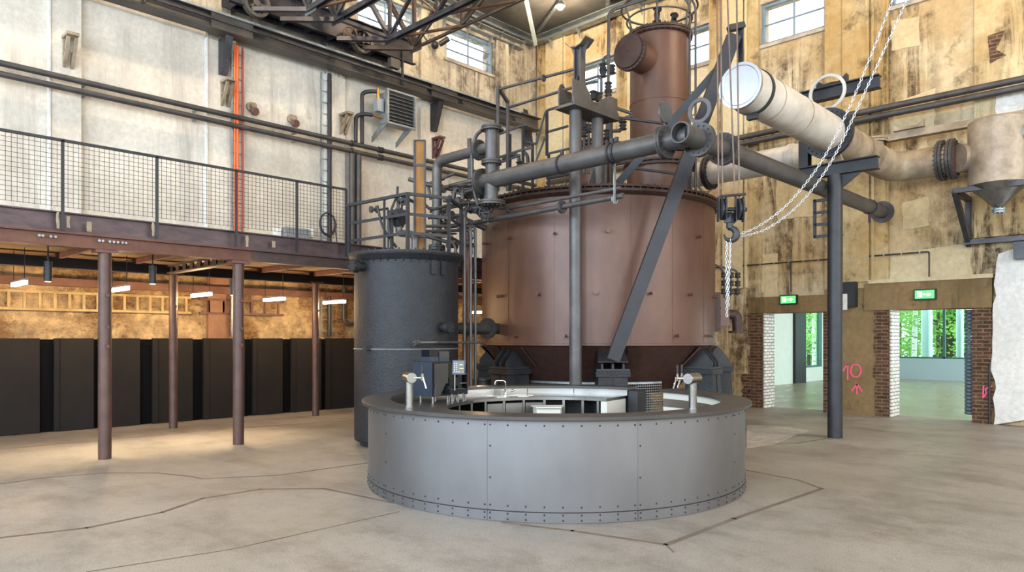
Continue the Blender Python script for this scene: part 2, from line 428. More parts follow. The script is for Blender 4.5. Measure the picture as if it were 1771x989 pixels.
for h in RW[3:]: window(i, 'Y', h[0], h[1], h[2], h[3], XR+.12, 2, 2 if h[0] > 4.5 else 2); i += 1
# pilasters of the left wall
n = 0
for k in range(-3, 6):
    x1 = 4.44+3.2*k
    if x1 > XR: continue
    n += 1
    mb = MB().box(x1-.56, x1, YL-.12, YL, 3.81, 9.0)
    struct('pilaster_left_%d' % n, mb, M['plaster_left'])
    struct('pilaster_top_%d' % n, MB().box(x1-.56, x1, YL-.12, YL, 9.0, 11.9), M['plaster_top'])
    if x1 > 3 and k < 5: struct('trim_left_%d' % n, MB().box(x1-.59, x1-.56, YL-.15, YL-.002, 3.81, 9.0), M['whitewash'])
# pilasters and mouldings of the right wall
pil = [(5.46, 6.96), (8.74, 10.22), (11.99, 13.48), (15.26, 16.9)]
for n, (a, b) in enumerate(pil):
    struct('pilaster_right_%d' % (n+1), MB().box(XR, XR+.12, a, b, 3.15, ZC-.25), M['plaster_pilaster'])
    struct('trim_right_%d' % (n+1), MB().box(XR-.05, XR, a+.42, b-.45, 3.3, ZC-.3).box(XR-.07, XR-.001, a+.30, a+.36, 3.3, ZC-.3), M['plaster_patch' if n else 'plaster_pilaster'])
struct('pilaster_right_5', MB().box(XR, XR+.12, -11, 3.68, 4.15, ZC-.25), M['plaster_pilaster'])
struct('wall_right_whitewash', MB().prism([(XR-.05, y, z) for y, z in [(p.x, p.y) for p in jag([((3.30,0),(3.32,2.2),1),((3.32,2.2),(3.22,3.75),1),((3.22,3.75),(2.7,3.9),1),((2.7,3.9),(1.6,3.85),1),((1.6,3.85),(-11.4,3.85),0),((-11.4,3.85),(-11.4,0),0)], .2, .05, rng)]], (.17, 0, 0)), M['whitewash'])
# dado under the panels, lintels and broken brick round the two openings
struct('dado_right_1', MB().box(XR, XR+.12, 5.44, 6.96, 0, 3.15), M['plaster_dado'])
struct('dado_right_2', MB().box(XR, XR+.12, 8.61, 16.9, 0, 3.15), M['plaster_right'])
struct('dado_right_3', MB().box(XR, XR+.12, 3.2, 3.69, 0, 2.4), M['plaster_dado'])
struct('lintel_1', MB().box(XR-.03, XR+.12, 6.9, 9.0, 2.585, 3.02), M['plaster_dado'])
struct('lintel_2', MB().box(XR-.03, XR+.12, 3.34, 6.0, 2.585, 3.24), M['plaster_dado'])
struct('trim_ledge', MB().box(XR-.06, XR+.12, 3.32, 5.9, 3.24, 3.33), M['plaster_patch'])
def jamb(name, y0, y1, z1, left_rough, right_rough, mat, x=XR-.02):
    pts = jag([((y0,0),(y0,z1),left_rough),((y0,z1),(y1,z1),1),((y1,z1),(y1,0),right_rough),((y1,0),(y0,0),0)], .085, .05, rng)
    struct(name, MB().prism([(x, p.x, p.y) for p in pts], (.14-.002, 0, 0)), mat)
jamb('jamb_1', 8.58, 8.98, 2.62, 0, 1, M['brick'])
jamb('jamb_2', 6.78, 6.99, 2.6, 1, 0, M['brick'])
jamb('jamb_3', 5.41, 5.75, 2.6, 0, 1, M['brick'])
jamb('jamb_4', 3.33, 3.72, 2.6, 1, 0, M['brick'])
jamb('jamb_5', 8.98, 9.2, .9, 0, 1, M['brick'])
struct('reveal_1', MB().box(XR-.03, XR+.6, 8.545, 8.585, 0, 2.58), M['white_brick'])
struct('reveal_2', MB().box(XR-.03, XR+.6, 5.375, 5.415, 0, 2.58), M['white_brick'])
# flat repair patches on the right wall
for n, (pts, mt) in enumerate([
    ([(1541,36),(1590,28),(1592,78),(1542,88)], 'plaster_patch'), ([(1540,180),(1618,152),(1616,232),(1540,235)], 'plaster_patch'),
    ([(1538,440),(1680,420),(1680,490),(1540,497)], 'plaster_patch'), ([(1500,170),(1532,160),(1532,250),(1502,255)], 'plaster_pilaster'),
    ([(1318,440),(1345,438),(1345,512),(1318,515)], 'plaster_patch'), ([(1560,350),(1605,340),(1606,390),(1562,398)], 'plaster_patch'),
    ([(1340,290),(1420,270),(1420,372),(1345,380)], 'plaster_patch'), ([(1722,150),(1771,135),(1771,200),(1722,214)], 'whitewash')]):
    X = XR+.12 if 3.7 < OX(sum(p[0] for p in pts)/4, 300, XR+.1).y < 5.45 or 6.97 < OX(sum(p[0] for p in pts)/4, 300, XR+.1).y < 8.7 else XR
    q = [OX(a, b, X-.012) for a, b in pts]
    jj = jag([((q[k].y,q[k].z),(q[(k+1)%4].y,q[(k+1)%4].z),1) for k in range(4)], .15, .03, rng)
    struct('plaster_patch_%d' % (n+1), MB().prism([(X-.012, p.x, p.y) for p in jj], (.02,0,0)), M[mt])
# broken hole showing bricks high on the right wall
q = [OX(a, b, XR-.015) for a, b in [(1708,62),(1738,52),(1730,70),(1722,85),(1740,95),(1725,102),(1712,110)]]
struct('brick_hole', MB().prism(q, (.03,0,0)), M['brick'])
# steel eaves channels with gussets along both far walls
for n, (p0, p1) in enumerate([((6,16.86,12.3),(18.45,16.86,12.3)), ((6,16.9,11.98),(17.9,16.9,11.98)), ((18.5,16.7,12.3),(18.5,2,12.3))]):
    mb = MB().prof(p0, p1, [(-.14,-.13),(.14,-.13),(.14,-.1),(-.11,-.1),(-.11,.1),(.14,.1),(.14,.13),(-.14,.13)])
    d = Vector(p1)-Vector(p0)
    for k in range(12):
        c = Vector(p0)+d*((k+.5)/12)
        if n < 2: mb.prism([c+V(0,-.13,-.13), c+V(0,.1,-.13), c+V(0,.1,-.42)], (.02,0,0))
        else: mb.prism([c+V(-.13,0,-.13), c+V(.1,0,-.13), c+V(.1,0,-.42)], (0,.02,0))
    struct('trim_eaves_%d' % (n+1), mb, M['galv'])
for n, (p0, p1) in enumerate([((18.3,16.6,12.1),(14.6,13.9,12.5)), ((18.3,16.5,12.52),(17.0,14.3,12.52)), ((18.4,13.6,12.5),(14.5,10.6,12.5))]):
    struct('roof_brace_%d' % (n+1), MB().ibeam(p0, p1, .12, .1, .02), M['galv' if n else 'whitecol'])
# dark joints in the floor
def joint(n, pts, wd=.035):
    q = [OZ(a, b, 0) for a, b in pts]; mb = MB()
    for a, b in zip(q, q[1:]):
        d = (b-a).normalized(); s = Vector((-d.y, d.x, 0))*wd/2; e = d*wd*.3
        mb.prism([a-s-e, b-s+e, b+s+e, a+s-e], (0,0,.003))
    struct('floor_joint_%d' % n, mb, M['joint'])
joint(1, [(0,777),(180,761),(400,741),(612,727)])
joint(2, [(0,837),(70,827),(180,818),(270,818),(330,824),(350,828),(480,822),(640,800)])
joint(3, [(0,930),(150,913),(280,886),(350,862),(450,846),(560,845),(600,853),(680,870)], .05)
joint(4, [(870,904),(990,918),(1152,942)], .05); joint(5, [(1152,942),(1270,897),(1422,845)], .06)
joint(6, [(1422,845),(1380,830),(1285,812)]); joint(7, [(150,989),(400,950),(690,885)], .015)
joint(8, [(1291,742),(1440,760)], .02); joint(9, [(1291,770),(1380,766),(1440,757)], .05); joint(10, [(1152,942),(1165,955)], .015)
q = [OZ(a, b, 0) for a, b in [(1291,735),(1360,738),(1405,745),(1375,752),(1340,768),(1291,775)]]
struct('floor_patch', MB().prism(q, (0,0,.004)), paint('floor_patch_pale','aca396','8a8176',.8,0,5))  # irregular floor area in a paler mottled tone
# ------------------------------------------------------------------ room beyond the openings and the trees outside it
AX1, AY0, AY1, AZ = 36.5, -1.0, 12.4, 4.4
struct('floor_annex', MB().box(XR+.6, AX1+.3, AY0-.3, AY1+.3, -.3, 0), M['annex_floor'])
struct('ceiling_annex', MB().box(XR+.6, AX1+.3, AY0-.3, AY1+.3, AZ, AZ+.2), M['annex_wall'])
struct('wall_annex_left', MB().box(XR+.6, 29.8, AY1, AY1+.2, 0, AZ).box(29.8, AX1+.2, AY1, AY1+.2, 0, .62).box(33.0, AX1+.2, AY1, AY1+.2, .62, AZ), M['annex_wall'])
struct('wall_annex_right', MB().box(XR+.6, AX1+.2, AY0-.2, AY0, 0, AZ), M['annex_wall'])
struct('wall_annex_sill', MB().box(AX1, AX1+.2, AY0, AY1, 0, .98), M['sill_blue'])
struct('trim_annex_post', MB().box(29.8, 30.9, AY1-.12, AY1+.1, 0, AZ), M['blackmat'])
struct('trim_annex_panel', MB().box(26.5, 27.4, AY1-.015, AY1, .35, .95), M['annex_wall'])
mb = MB()
for y in (-.9, 2.0, 5.2, 8.35, 12.3): mb.box(AX1+.02, AX1+.14, y-.05, y+.05, .98, AZ)
mb.box(AX1+.02, AX1+.14, AY0, AY1, .98, 1.05).box(AX1+.02, AX1+.14, AY0, AY1, AZ-.1, AZ)
o = struct('window_annex_rear', mb, M['teal']); MB().box(AX1+.07, AX1+.08, AY0, AY1, 1.05, AZ-.1).build('pane', M['glass_green'], o)
mb = MB().box(30.95, 31.05, AY1+.02, AY1+.12, .62, AZ).box(31.05, 32.7, AY1+.02, AY1+.12, .62, .7).box(32.7, 33.0, AY1+.02, AY1+.12, .62, AZ)
o = struct('window_annex_side', mb, M['teal']); MB().box(31.05, 32.7, AY1+.06, AY1+.07, .7, AZ).build('pane', M['glass_green'], o)
mb = MB()
for k in range(28): mb.lathe((XR+.42, 3.845, .15+k*.086), (0,0,1), [(.095,0),(.112,.02),(.112,.06),(.095,.08)], 14)
o = mb.build('roller_shutter', M['shutter']); tag(o, 'folded grey corrugated shutter standing in the opening beside the white wall', 'shutter')
tag(MB().box(XR+.3, XR+.36, 3.735, 3.78, 1.32, 1.46).build('alarm_button', paint('red_plastic','d83020')), 'small red box on the edge of the corrugated shutter', 'alarm button')
struct('ground_outside', MB().box(AX1+.35, 75, -25, 45, -.35, -.05), M['soil'])
struct('ground_beside', MB().box(XR+.6, AX1+.35, AY1+.35, 45, -.35, -.05), M['soil'])
def tree(name, label, x, y, h, cr, kind, group=None, n=900, z0=.3, lean=0):
    t = thing(name, label, 'tree', (x, y, -.05), group); r = random.Random(int(x*10+y*77))
    bm = MB()
    if kind == 'birch':
        bm.tube([(x,y,-.05),(x+lean*.4,y+lean*.3,h*.5),(x+lean,y+lean*.4,h)], .13, 8)
        for k in range(5): z = h*(.4+.1*k); a = r.uniform(0,6.3); bm.tube([(x+lean*.7,y,z),(x+math.cos(a)*cr*.6,y+math.sin(a)*cr*.6,z+.7)], .03, 5)
        bm.build('trunk', M['birch'], t)
    else:
        bm.tube([(x,y,-.05),(x+.05,y,h*.6),(x,y+.1,h*.85)], .09, 7)
        for k in range(7): z = h*(.2+.09*k); a = r.uniform(0,6.3); bm.tube([(x,y,z),(x+math.cos(a)*cr*.7,y+math.sin(a)*cr*.7,z+.5)], .03, 5)
        bm.build('trunk', M['bark'], t)
    vs, fs = [], []
    cl = [(r.gauss(0,.42)*cr, r.gauss(0,.42)*cr, z0+r.random()*(h-z0)) for _ in range(46)]
    for k in range(n):
        c = cl[k % 46]; p = Vector((x+c[0]+r.gauss(0,.28), y+c[1]+r.gauss(0,.28), max(.05, c[2]+r.gauss(0,.25))))
        a = Vector((r.gauss(0,1), r.gauss(0,1), r.gauss(0,.7))).normalized(); b = a.orthogonal().normalized(); s = r.uniform(.06, .15)
        i0 = len(vs); vs += [p-a*s, p+b*s*.55+V(0,0,.02), p+a*s, p-b*s*.55+V(0,0,.02)]; fs.append((i0,i0+1,i0+2,i0+3))
    MB().add(vs, fs).build('foliage', M['leaf2' if r.random() < .5 else 'leaf'], t)
tree('birch_tree', 'slim white birch leaning left, seen through the opening beside the white wall', *[OX(1580,600,41)[k] for k in (0,1)], 9, 1.4, 'birch', n=1100, z0=2.6, lean=-.6)
tree('birch_tree', 'white birch with peeling bark seen through the narrow side window of the next room', *[OX(1408,600,41)[k] for k in (0,1)], 9, 1.2, 'birch', n=1000, z0=1.6)
tr = [(1556,43.5),(1622,45),(1690,44),(1585,51),(1650,52),(1716,52),(1398,44),(1424,45),(1400,51),(1440,51)]
for k, (px, X) in enumerate(tr):
    p = OX(px, 600, X)
    tree('leafy_tree', 'bright green bushy tree outside the wide window of the next room' if px > 1500 else 'bright green bushy tree outside the side window of the next room', p.x, p.y, 6.5, 1.75, 'x', 'trees outside the wide window' if px > 1500 else 'trees outside the side window', n=2600)
for px, wd, lab in ((1603,.55,'broad white column outside the wide window, nearer the birch'), (1660,.36,'narrow white column with rungs outside the wide window')):
    p = OX(px, 600, 39.5); mb = MB().ibeam((p.x,p.y,-.05), (p.x,p.y,7), wd, wd*.7, .05, (0,1,0))
    o = mb.build('outdoor_stanchion', M['whitecol']); tag(o, lab, 'column')
    if wd < .5:
        mb = MB().beam((p.x,p.y-.62,.05),(p.x,p.y-.62,7),.05,.05).beam((p.x,p.y-.3,.05),(p.x,p.y-.3,7),.05,.05)
        for k in range(20): mb.beam((p.x,p.y-.6,.3+.33*k),(p.x,p.y-.32,.3+.33*k),.03,.03)
        mb.build('rung_ladder', M['whitecol'], o)
p = OX(1645, 600, 45); tag(MB().beam((p.x,p.y,-.05),(p.x,p.y,7),.9,.5).beam((p.x,p.y-1.2,2.5),(p.x,p.y+1.5,2.9),.2,.3).beam((p.x,p.y-1.2,1.2),(p.x,p.y+2.5,.5),.2,.3).build('rusted_steelwork', M['rust_dark']), 'dark rusted steelwork among the trees outside the wide window', 'steelwork')
# ------------------------------------------------------------------ mezzanine
YM = 12.35
mz = thing('mezzanine', 'long rusty steel mezzanine along the left wall above dark panels', 'mezzanine', (8, YM, 3.28))
c = [(-.07,-.15),(.02,-.15),(.02,-.13),(-.05,-.13),(-.05,.13),(.02,.13),(.02,.15),(-.07,.15)]
MB().prof((18.6,YM,3.66), (-6,YM,3.66), [(-a,b) for a,b in c][::-1]).build('edge_channel', M['rust_upper'], mz)
MB().ibeam((-6,YM+.05,3.40), (5.98,YM+.05,3.40), .16, .22, .025).build('lower_girder', M['rust_orange'], mz)
MB().ibeam((5.98,YM+.05,3.40), (18.6,YM+.05,3.40), .16, .22, .025).build('lower_girder', M['rust_dark'], mz)
MB().box(-6, 18.6, YM+.08, YL-.002, 3.53, 3.79).build('deck', paint('deck_underside', '80684c', '46362a', .9, 0, 1.3, .4, 8), mz)
for k in range(16):
    x = -3+k*1.35
    MB().beam((x,YM+.13,3.47),(x,YL-.02,3.47),.07,.11).build('joist', M['rust'], mz)
for x in (5.77,):
    mb = MB()
    for z in (3.27, 3.42): mb.beam((x,YM+.2,z),(x,15.65,z),.16,.03)
    for k in range(9): mb.beam((x,YM+.35+k*.36,3.28),(x,YM+.35+k*.36,3.41),.03,.16, (0,1,0))
    mb.build('castellated_beam', M['rust_dark'], mz)
MB().ibeam((-6,15.65,3.34),(18.6,15.65,3.34),.2,.2,.02).build('back_girder', M['blackmat'], mz)
MB().beam((-6,16.8,3.05),(18.6,16.8,3.05),.12,.16).build('wall_bearer', M['rust_orange'], mz)
for px in (150,160,178,188,196,215,70,95,355,365): # bolt heads seen on the girder
    pass
rg = MB()
for px in (68,74,88,96,172,178,190,197,204,212,218): p = OY(px, 405+px*.082, YM-.03); rg.lathe((p.x, YM-.035, 3.42), (0,1,0), [(.02,0),(.02,.02)], 8)
rg.build('girder_bolts', M['galv'], mz)
for k, px in enumerate((98,116,152,262,424,470)):
    p = OY(px, 380, YM); e = .016+.008*(k % 3); a = 3.54+.03*(k % 2); b = 3.79-.05*(k % 3)
    jj = jag([((p.x-e,a),(p.x-e,b),1),((p.x-e,b),(p.x+e,b),0),((p.x+e,b),(p.x+e,a),1),((p.x+e,a),(p.x-e,a),0)], .06, .012, rng)
    MB().prism([(q.x, YM-.075, q.y) for q in jj], (0,.006,0)).build('mortar_mark', M['clad_old'], mz)
def post(x, y, r, lab):
    t = thing('support_post', lab, 'post', (x,y,0), 'mezzanine posts')
    MB().lathe((x,y,0),(0,0,1),[(r,.0),(r,3.27)],20).build('shaft', M['post_brown'], t)
    MB().box(x-.16,x+.16,y-.12,y+.12,3.24,3.285).build('cap_plate', M['rust'], t)
    mb = MB()
    for z in (1.75,2.05,2.55): mb.box(x-.02,x+.03,y-r-.03,y-r+.01,z,z+.05)
    mb.build('clip', M['rust'], t)
post(3.6, 12.44, .095, 'front brown tubular post holding the mezzanine edge, the one further left of the two')
post(5.77, 12.44, .095, 'front brown tubular post holding the mezzanine edge, nearer the black tank')
post(5.84, 15.65, .085, 'back brown tubular post under the mezzanine close to the dark panels, between the front posts')
post(9.21, 15.65, .085, 'back brown tubular post under the mezzanine just left of the black tank')
t = thing('balcony_railing', 'dark steel railing with wire mesh on the mezzanine edge', 'railing', (4, YM-.1, 3.8))
px_posts = [OY(p, 300, YM-.1).x for p in (108,271,408,513,598)]
xs = [px_posts[0]-1.35*k for k in (3,2,1)] + px_posts
for x in xs: MB().box(x-.02, x+.02, YM-.13, YM-.09, 3.52, 4.86).build('railing_post', M['iron'], t)
MB().box(xs[0], xs[-1], YM-.13, YM-.09, 4.84, 4.88).build('top_rail', M['iron'], t)
for a, b in zip(xs, xs[1:]):
    mb = MB(); n = int((b-a)/.07)
    for k in range(1, n): x = a+(b-a)*k/n; mb.box(x-.0028, x+.0028, YM-.113, YM-.107, 3.86, 4.84)
    for k in range(14): z = 3.87+.07*k; mb.box(a+.02, b-.02, YM-.114, YM-.108, z-.0028, z+.0028)
    mb.build('mesh_panel', M['iron'], t)
# things under and on the mezzanine
pans = [(-60,67),(92,160),(168,240),(262,331),(350,421),(435,486),(502,553),(562,616),(640,700)]
for k, (a, b) in enumerate(pans):
    x0, x1 = OY(a, 600, 16.8).x, OY(b, 600, 16.8).x
    t = thing('partition_panel', 'tall dark brown board in the black partition, %s' % ['at the left edge of the view','first whole one from the left edge','directly behind the left front post','just right of the left front post','around the back post between the front posts','just right of the right front post','second to the right of the right front post','beside the black tank','hidden behind the black tank'][k], 'panel', ((x0+x1)/2, 16.8, 0), 'dark boards of the partition')
    MB().box(x0, x1, 16.72, 16.8, .01, 1.9).build('board', M['blackpanel'], t)
    s = x0+(x1-x0)*.14; MB().box(s-.004, s+.004, 16.716, 16.7205, .02, 1.88).build('board_seam', M['blackgap'], t)
tag(MB().box(-2, 14, 16.84, 16.9, 0, 1.74).box(-2, 14, 16.82, 16.9, 1.75, 1.88).build('partition_backing', M['blackgap']), 'black recessed partition wall behind the dark boards', 'partition')
def led(px, py, lab, Y=15.6):
    p = OY(px, py, Y); x, z = p.x, p.z
    t = thing('batten_lamp', lab, 'lamp', (x, Y, z), 'glowing battens under the mezzanine')
    MB().box(x-.04, x+.04, Y-.5, Y+.5, z, z+.03).build('housing', M['galv'], t)
    MB().box(x-.035, x+.035, Y-.48, Y+.48, z-.07, z-.001).build('diffuser', M['led'], t)
    for dy in (-.42,.42): MB().tube([(x,Y+dy,z+.03),(x,Y+dy,3.528)], .008, 5).build('suspension_wire', M['iron'], t)
    l = bpy.data.lights.new('batten_light','POINT'); l.energy = 70; l.color = (1,.68,.36); l.shadow_soft_size = .12
    lo = bpy.data.objects.new('batten_light', l); C.objects.link(lo); lo.location = (x, Y, z-.2)
for px, py, lab in ((33,487,'glowing batten furthest left under the mezzanine'), (207,497,'glowing batten just right of the left front post'), (348,507,'glowing batten just left of the right front post'), (474,515,'glowing batten just right of the right front post'), (578,520,'glowing batten beside the black tank'), (827,538,'glowing batten seen between the two tanks')): led(px, py, lab)
def pend(px, py, lab):
    p = OY(px, py, 13.3); x, z = p.x, p.z
    t = thing('pendant_downlight', lab, 'lamp', (x,13.3,z), 'black tube downlights')
    MB().cyl((x,13.3,z-.19),(x,13.3,z+.13),.06,16).build('tube_housing', M['blackmat'], t)
    MB().cyl((x,13.3,z-.2),(x,13.3,z-.191),.045,14).build('lens', emit('downlight_lens', (1,.75,.45,1), 3), t)
    MB().cyl((x,13.3,z+.13),(x,13.3,3.528),.012,8).build('drop_rod', M['iron'], t)
    l = bpy.data.lights.new('downlight','SPOT'); l.energy = 420; l.color = (1,.8,.52); l.spot_size = 1.3; l.spot_blend = .8; l.shadow_soft_size = .05
    o = bpy.data.objects.new('downlight', l); C.objects.link(o); o.location = (x,13.3,z-.22)
pend(83, 466, 'black tube downlight left of the left front post'); pend(264, 472, 'black tube downlight between the left front post and the back post'); pend(403, 493, 'black tube downlight against the right front post')
def wladder(name, lab, a, b, y0, y1, mat, n, Y=16.9):
    p0, p1 = OY(a, y0[0], Y), OY(b, y1[0], Y); q0, q1 = OY(a, y0[1], Y), OY(b, y1[1], Y)
    t = thing(name, lab, 'ladder', (p0.x, Y, q0.z)); z0, z1 = (q0.z+q1.z)/2, (p0.z+p1.z)/2
    MB().beam((p0.x,Y,z1),(p1.x,Y,z1),.05,.05).build('stile', mat, t); MB().beam((p0.x,Y,z0),(p1.x,Y,z0),.05,.05).build('stile', mat, t)
    for k in range(n): x = p0.x+(p1.x-p0.x)*(k+.6)/n; MB().box(x-.025, x+.025, Y-.02, Y+.02, z0+.025, z1-.025).build('rung', mat, t)
wladder('wooden_ladder', 'long pale wooden ladder hung level on the brick wall at the left', -60, 330, (503,533), (512,540), M['wood'], 16)
wladder('cable_rack', 'grey level rack on the brick wall behind the right front post', 345, 490, (519,542), (521,544), M['rust'], 6)
t = OY(600,520,16.8); o = MB().tube([(t.x-.1,16.8,3.4),(t.x-.1,16.8,2.3),(t.x+.3,16.8,2.3),(t.x+.3,16.8,3.4)], .05, 10, .15).build('loop_pipe', M['pipe_dark']); tag(o, 'dark bent pipe on the brick wall right beside the black tank', 'pipe')
x = OY(378,500,16.9).x; tag(MB().box(x-.25,x+.25,16.88,16.995,1.9,3.5).build('plywood_cover', paint('ply_cover','8a6248','75523c',.7)), 'flat brown cover board on the brick wall left of the orange cable tray', 'board')
# on the deck
for px, lab in ((478,'small white wall box left of the grey ribbed cabinet on the mezzanine'), (535,'small white wall box right of the grey ribbed cabinet on the mezzanine')):
    p = OY(px, 402, 16.98); o = MB().box(p.x-.09,p.x+.09,16.9,16.998,p.z-.12,p.z+.1).box(p.x-.05,p.x+.05,16.89,16.9,p.z-.06,p.z+.06).build('junction_box', M['white']); tag(o, lab, 'box')
p = OY(511, 402, 16.9); x = p.x; mb = MB().box(x-.345,x+.345,16.78,16.95,3.80,4.75)
for k in range(12): mb.box(x-.335+k*.057,x-.307+k*.057,16.76,16.78,3.85,4.72)
o = mb.build('ribbed_cabinet', M['greybox']); tag(o, 'grey ribbed cabinet standing on the mezzanine against the wall', 'cabinet')
p = OY(567, 388, 16.6); o = MB().torus(p,(0,1,0),.3,.022,24,6,.8).torus(p+V(.03,.05,.03),(0,1,0),.29,.02,24,6,.75).tube([p+V(.22,0,-.1),p+V(.3,0,-.5),p+V(.05,.02,-.8)],.015,6,.2).build('cable_coil', M['blackmat']); tag(o, 'loop of black cable hanging on the grey cable tray above the mezzanine', 'cable')
# ------------------------------------------------------------------ things on the left wall
def tray(px, wd, zt, lab, cab):
    x = OY(px, 300, 16.75).x; Y = 16.75
    t = thing('cable_tray', lab, 'cable tray', (x, Y, 1.9))
    for (z0, z1) in ((1.95,3.0),(3.81,zt)):
        for s in (-1, 1): MB().box(x+s*wd/2-.015, x+s*wd/2+.015, Y-.03, Y+.03, z0, z1).build('side_rail', M['galv'], t)
        mb = MB(); n = int((z1-z0)/.3)
        for k in range(n): z = z0+.15+k*.3; mb.box(x-wd/2+.015, x+wd/2-.015, Y-.015, Y+.015, z-.015, z+.015)
        mb.build('rungs', M['galv'], t)
        for dx, r, mt in cab: MB().cyl((x+dx*wd,Y-.05,z0),(x+dx*wd,Y-.05,z1),r,8).build('cable', M[mt], t)
tray(410, .27, 8.95, 'vertical cable tray with a bright orange conduit on the left wall', [(-.3,.022,'orange'),(-.05,.03,'orange'),(.42,.018,'redc')])
tray(564, .30, 8.95, 'vertical cable tray with thick black cables on the left wall', [(.22,.05,'blackmat'),(.38,.02,'blackmat')])
def corbel(px, y0, y1, lab, mat):
    p, q = OY(px, y0, 16.88), OY(px, y1, 16.88); x = p.x
    t = thing('wall_bracket', lab, 'bracket', (x,16.87,q.z), 'old plaster brackets on the left wall')
    Y0 = 16.875 if abs((x-4.44+.28) % 3.2) < .6 or True else 17
    for s in (-.07,.07):
        MB().beam((x+s,Y0-.03,q.z),(x+s,Y0-.03,p.z),.06,.05).beam((x+s,Y0-.05,q.z+.03),(x+s,Y0-.34,p.z-.03),.06,.06).beam((x+s,Y0-.05,(p.z+q.z)/2),(x+s,Y0-.2,(p.z+q.z)/2),.06,.04).build('side_arm', mat, t)
    MB().box(x-.11,x+.11,Y0-.4,Y0,p.z,p.z+.06).build('bracket_shelf', mat, t)
corbel(117, 70, 118, 'pale bracket high on the left wall, nearest the left edge', M['clad_old']); corbel(388, 146, 184, 'pale bracket on the left wall beside the orange conduit', M['clad_old'])
corbel(592, 202, 233, 'pale bracket on the left wall right of the black cable tray', M['clad_old']); corbel(751, 243, 275, 'rusty bracket on the left wall right of the fan heater', M['rust'])
def bell(px, py, lab):
    p = OY(px, py, 16.85); t = thing('wall_fitting', lab, 'fitting', (p.x,16.99,p.z), 'rusty fittings on the left wall')
    MB().lathe((p.x,16.99,p.z+.1),(0,-1,0),[(.12,0),(.12,.05),(.07,.07),(.07,.2)],16).build('socket', M['clad_old'], t)
    MB().lathe((p.x,16.83,p.z-.04),(0,-1,-.25),[(.08,0),(.1,.03),(.1,.11),(.085,.13)],16).build('end_cap', M['rust'], t)
bell(438, 190, 'rusty round pipe stub on the left wall nearer the orange conduit'); bell(508, 211, 'rusty round pipe stub on the left wall nearer the black cable tray')
# heater
p = OY(687, 192, 16.35); x, z = p.x, p.z
t = thing('fan_heater', 'square galvanised fan heater with slats hung on the left wall', 'heater', (x,16.5,z))
MB().box(x-.44,x+.44,16.2,16.6,z-.43,z+.43).build('fan_housing', M['galv'], t)
mb = MB().box(x-.5,x-.44,16.12,16.2,z-.48,z+.48).box(x+.44,x+.5,16.12,16.2,z-.48,z+.48).box(x-.44,x+.44,16.12,16.2,z-.48,z-.43).box(x-.44,x+.44,16.12,16.2,z+.43,z+.48); mb.build('front_frame', M['galv'], t)
MB().box(x-.43,x+.43,16.185,16.199,z-.42,z+.42).build('dark_grille_back', M['blackmat'], t)
for k in range(8): zz = z-.36+k*.1; MB().beam((x-.44,16.155,zz),(x+.44,16.155,zz),.07,.012,(0,-.5,1)).build('slat', M['galv'], t)
for s in (-.42,.42): MB().prism([(x+s-.01,16.2,z-.45),(x+s-.01,16.98,z-.85),(x+s-.01,16.98,z-.7),(x+s-.01,16.6,z-.44)],(.02,0,0)).build('bracket_arm', M['galv'], t)
MB().box(x-.7,x-.5,16.3,16.5,z-.15,z+.2).build('valve_box', M['greybox'], t)
MB().cyl((x-.62,16.4,z+.2),(x-.62,16.4,z+.4),.05,10).tube([(x-.62,16.4,z+.4),(x-.62,16.4,z+.52)],.03,8).tube([(x-.5,16.4,z-.3),(x-.8,16.4,z-.28)],.035,8).build('brass_valve', M['brass'], t)
xa, xb = OY(607,300,16.7).x, OY(618,300,16.7).x
for (xx, zt, zc, lab) in ((xa, z-.3, z-.3, 'black insulated heater pipe, the outer of two beside the fan heater'), (xb, z+.35, z+.35, 'black insulated heater pipe, the inner of two beside the fan heater')):
    zt = z-.28 if xx == xa else z+.40
    o = MB().tube([(x-.8 if xx == xa else x-.66,16.4,zt),(xx+.28 if xx==xa else xx+.3,16.5,zt),(xx+.12,16.65,zt-.05),(xx+.12,16.65,7.28)],.055,10,.12).build('heater_pipe', M['blackmat']); tag(o, lab, 'pipe')
    o = MB().tube([(xx,16.65,6.93),(xx,16.65,3.8)],.085,12).build('riser_pipe', M['pipe_dark']); tag(o, 'dark grey riser pipe on the left wall above the black tank, %s' % ('left of the pair' if xx == xa else 'right of the pair'), 'pipe')
# wall pipes
for k, (Y, zz, X, zr) in enumerate(((16.65,7.21,18.45,7.42), (16.65,7.0,18.45,7.24))):
    w = ('upper','lower')[k]
    t = thing('wall_pipe', '%s long dark pipe running along the left wall' % w, 'pipe', (4,Y,zz)); MB().cyl((-6,Y,zz),(XR-.35,Y,zz),.062,14).build('pipe_run', M['pipe_dark'], t)
    for px in (150,345,517): x = OY(px, 170, Y).x; MB().box(x-.03,x+.03,Y+.06,16.995,zz-.02,zz+.02).build('pipe_bracket', M['galv'], t)
    for dx in (0,.9,1.0): x = OY(608,170,Y).x+dx; MB().ring((x,Y,zz),(1,0,0),.085,.06,.05,16).build('pipe_collar', M['iron'], t)
    t = thing('wall_pipe', '%s long dark pipe running along the right wall' % w, 'pipe', (X,8,zr)); MB().cyl((X,-7,zr),(X,16.2,zr),.075,14).build('pipe_run', M['pipe_dark'], t)
    for px in (1330,1500,1620): y = OX(px, 200, X).y; MB().box(X+.06,XR,y-.03,y+.03,zr-.02,zr+.02).build('pipe_bracket', M['galv'], t)
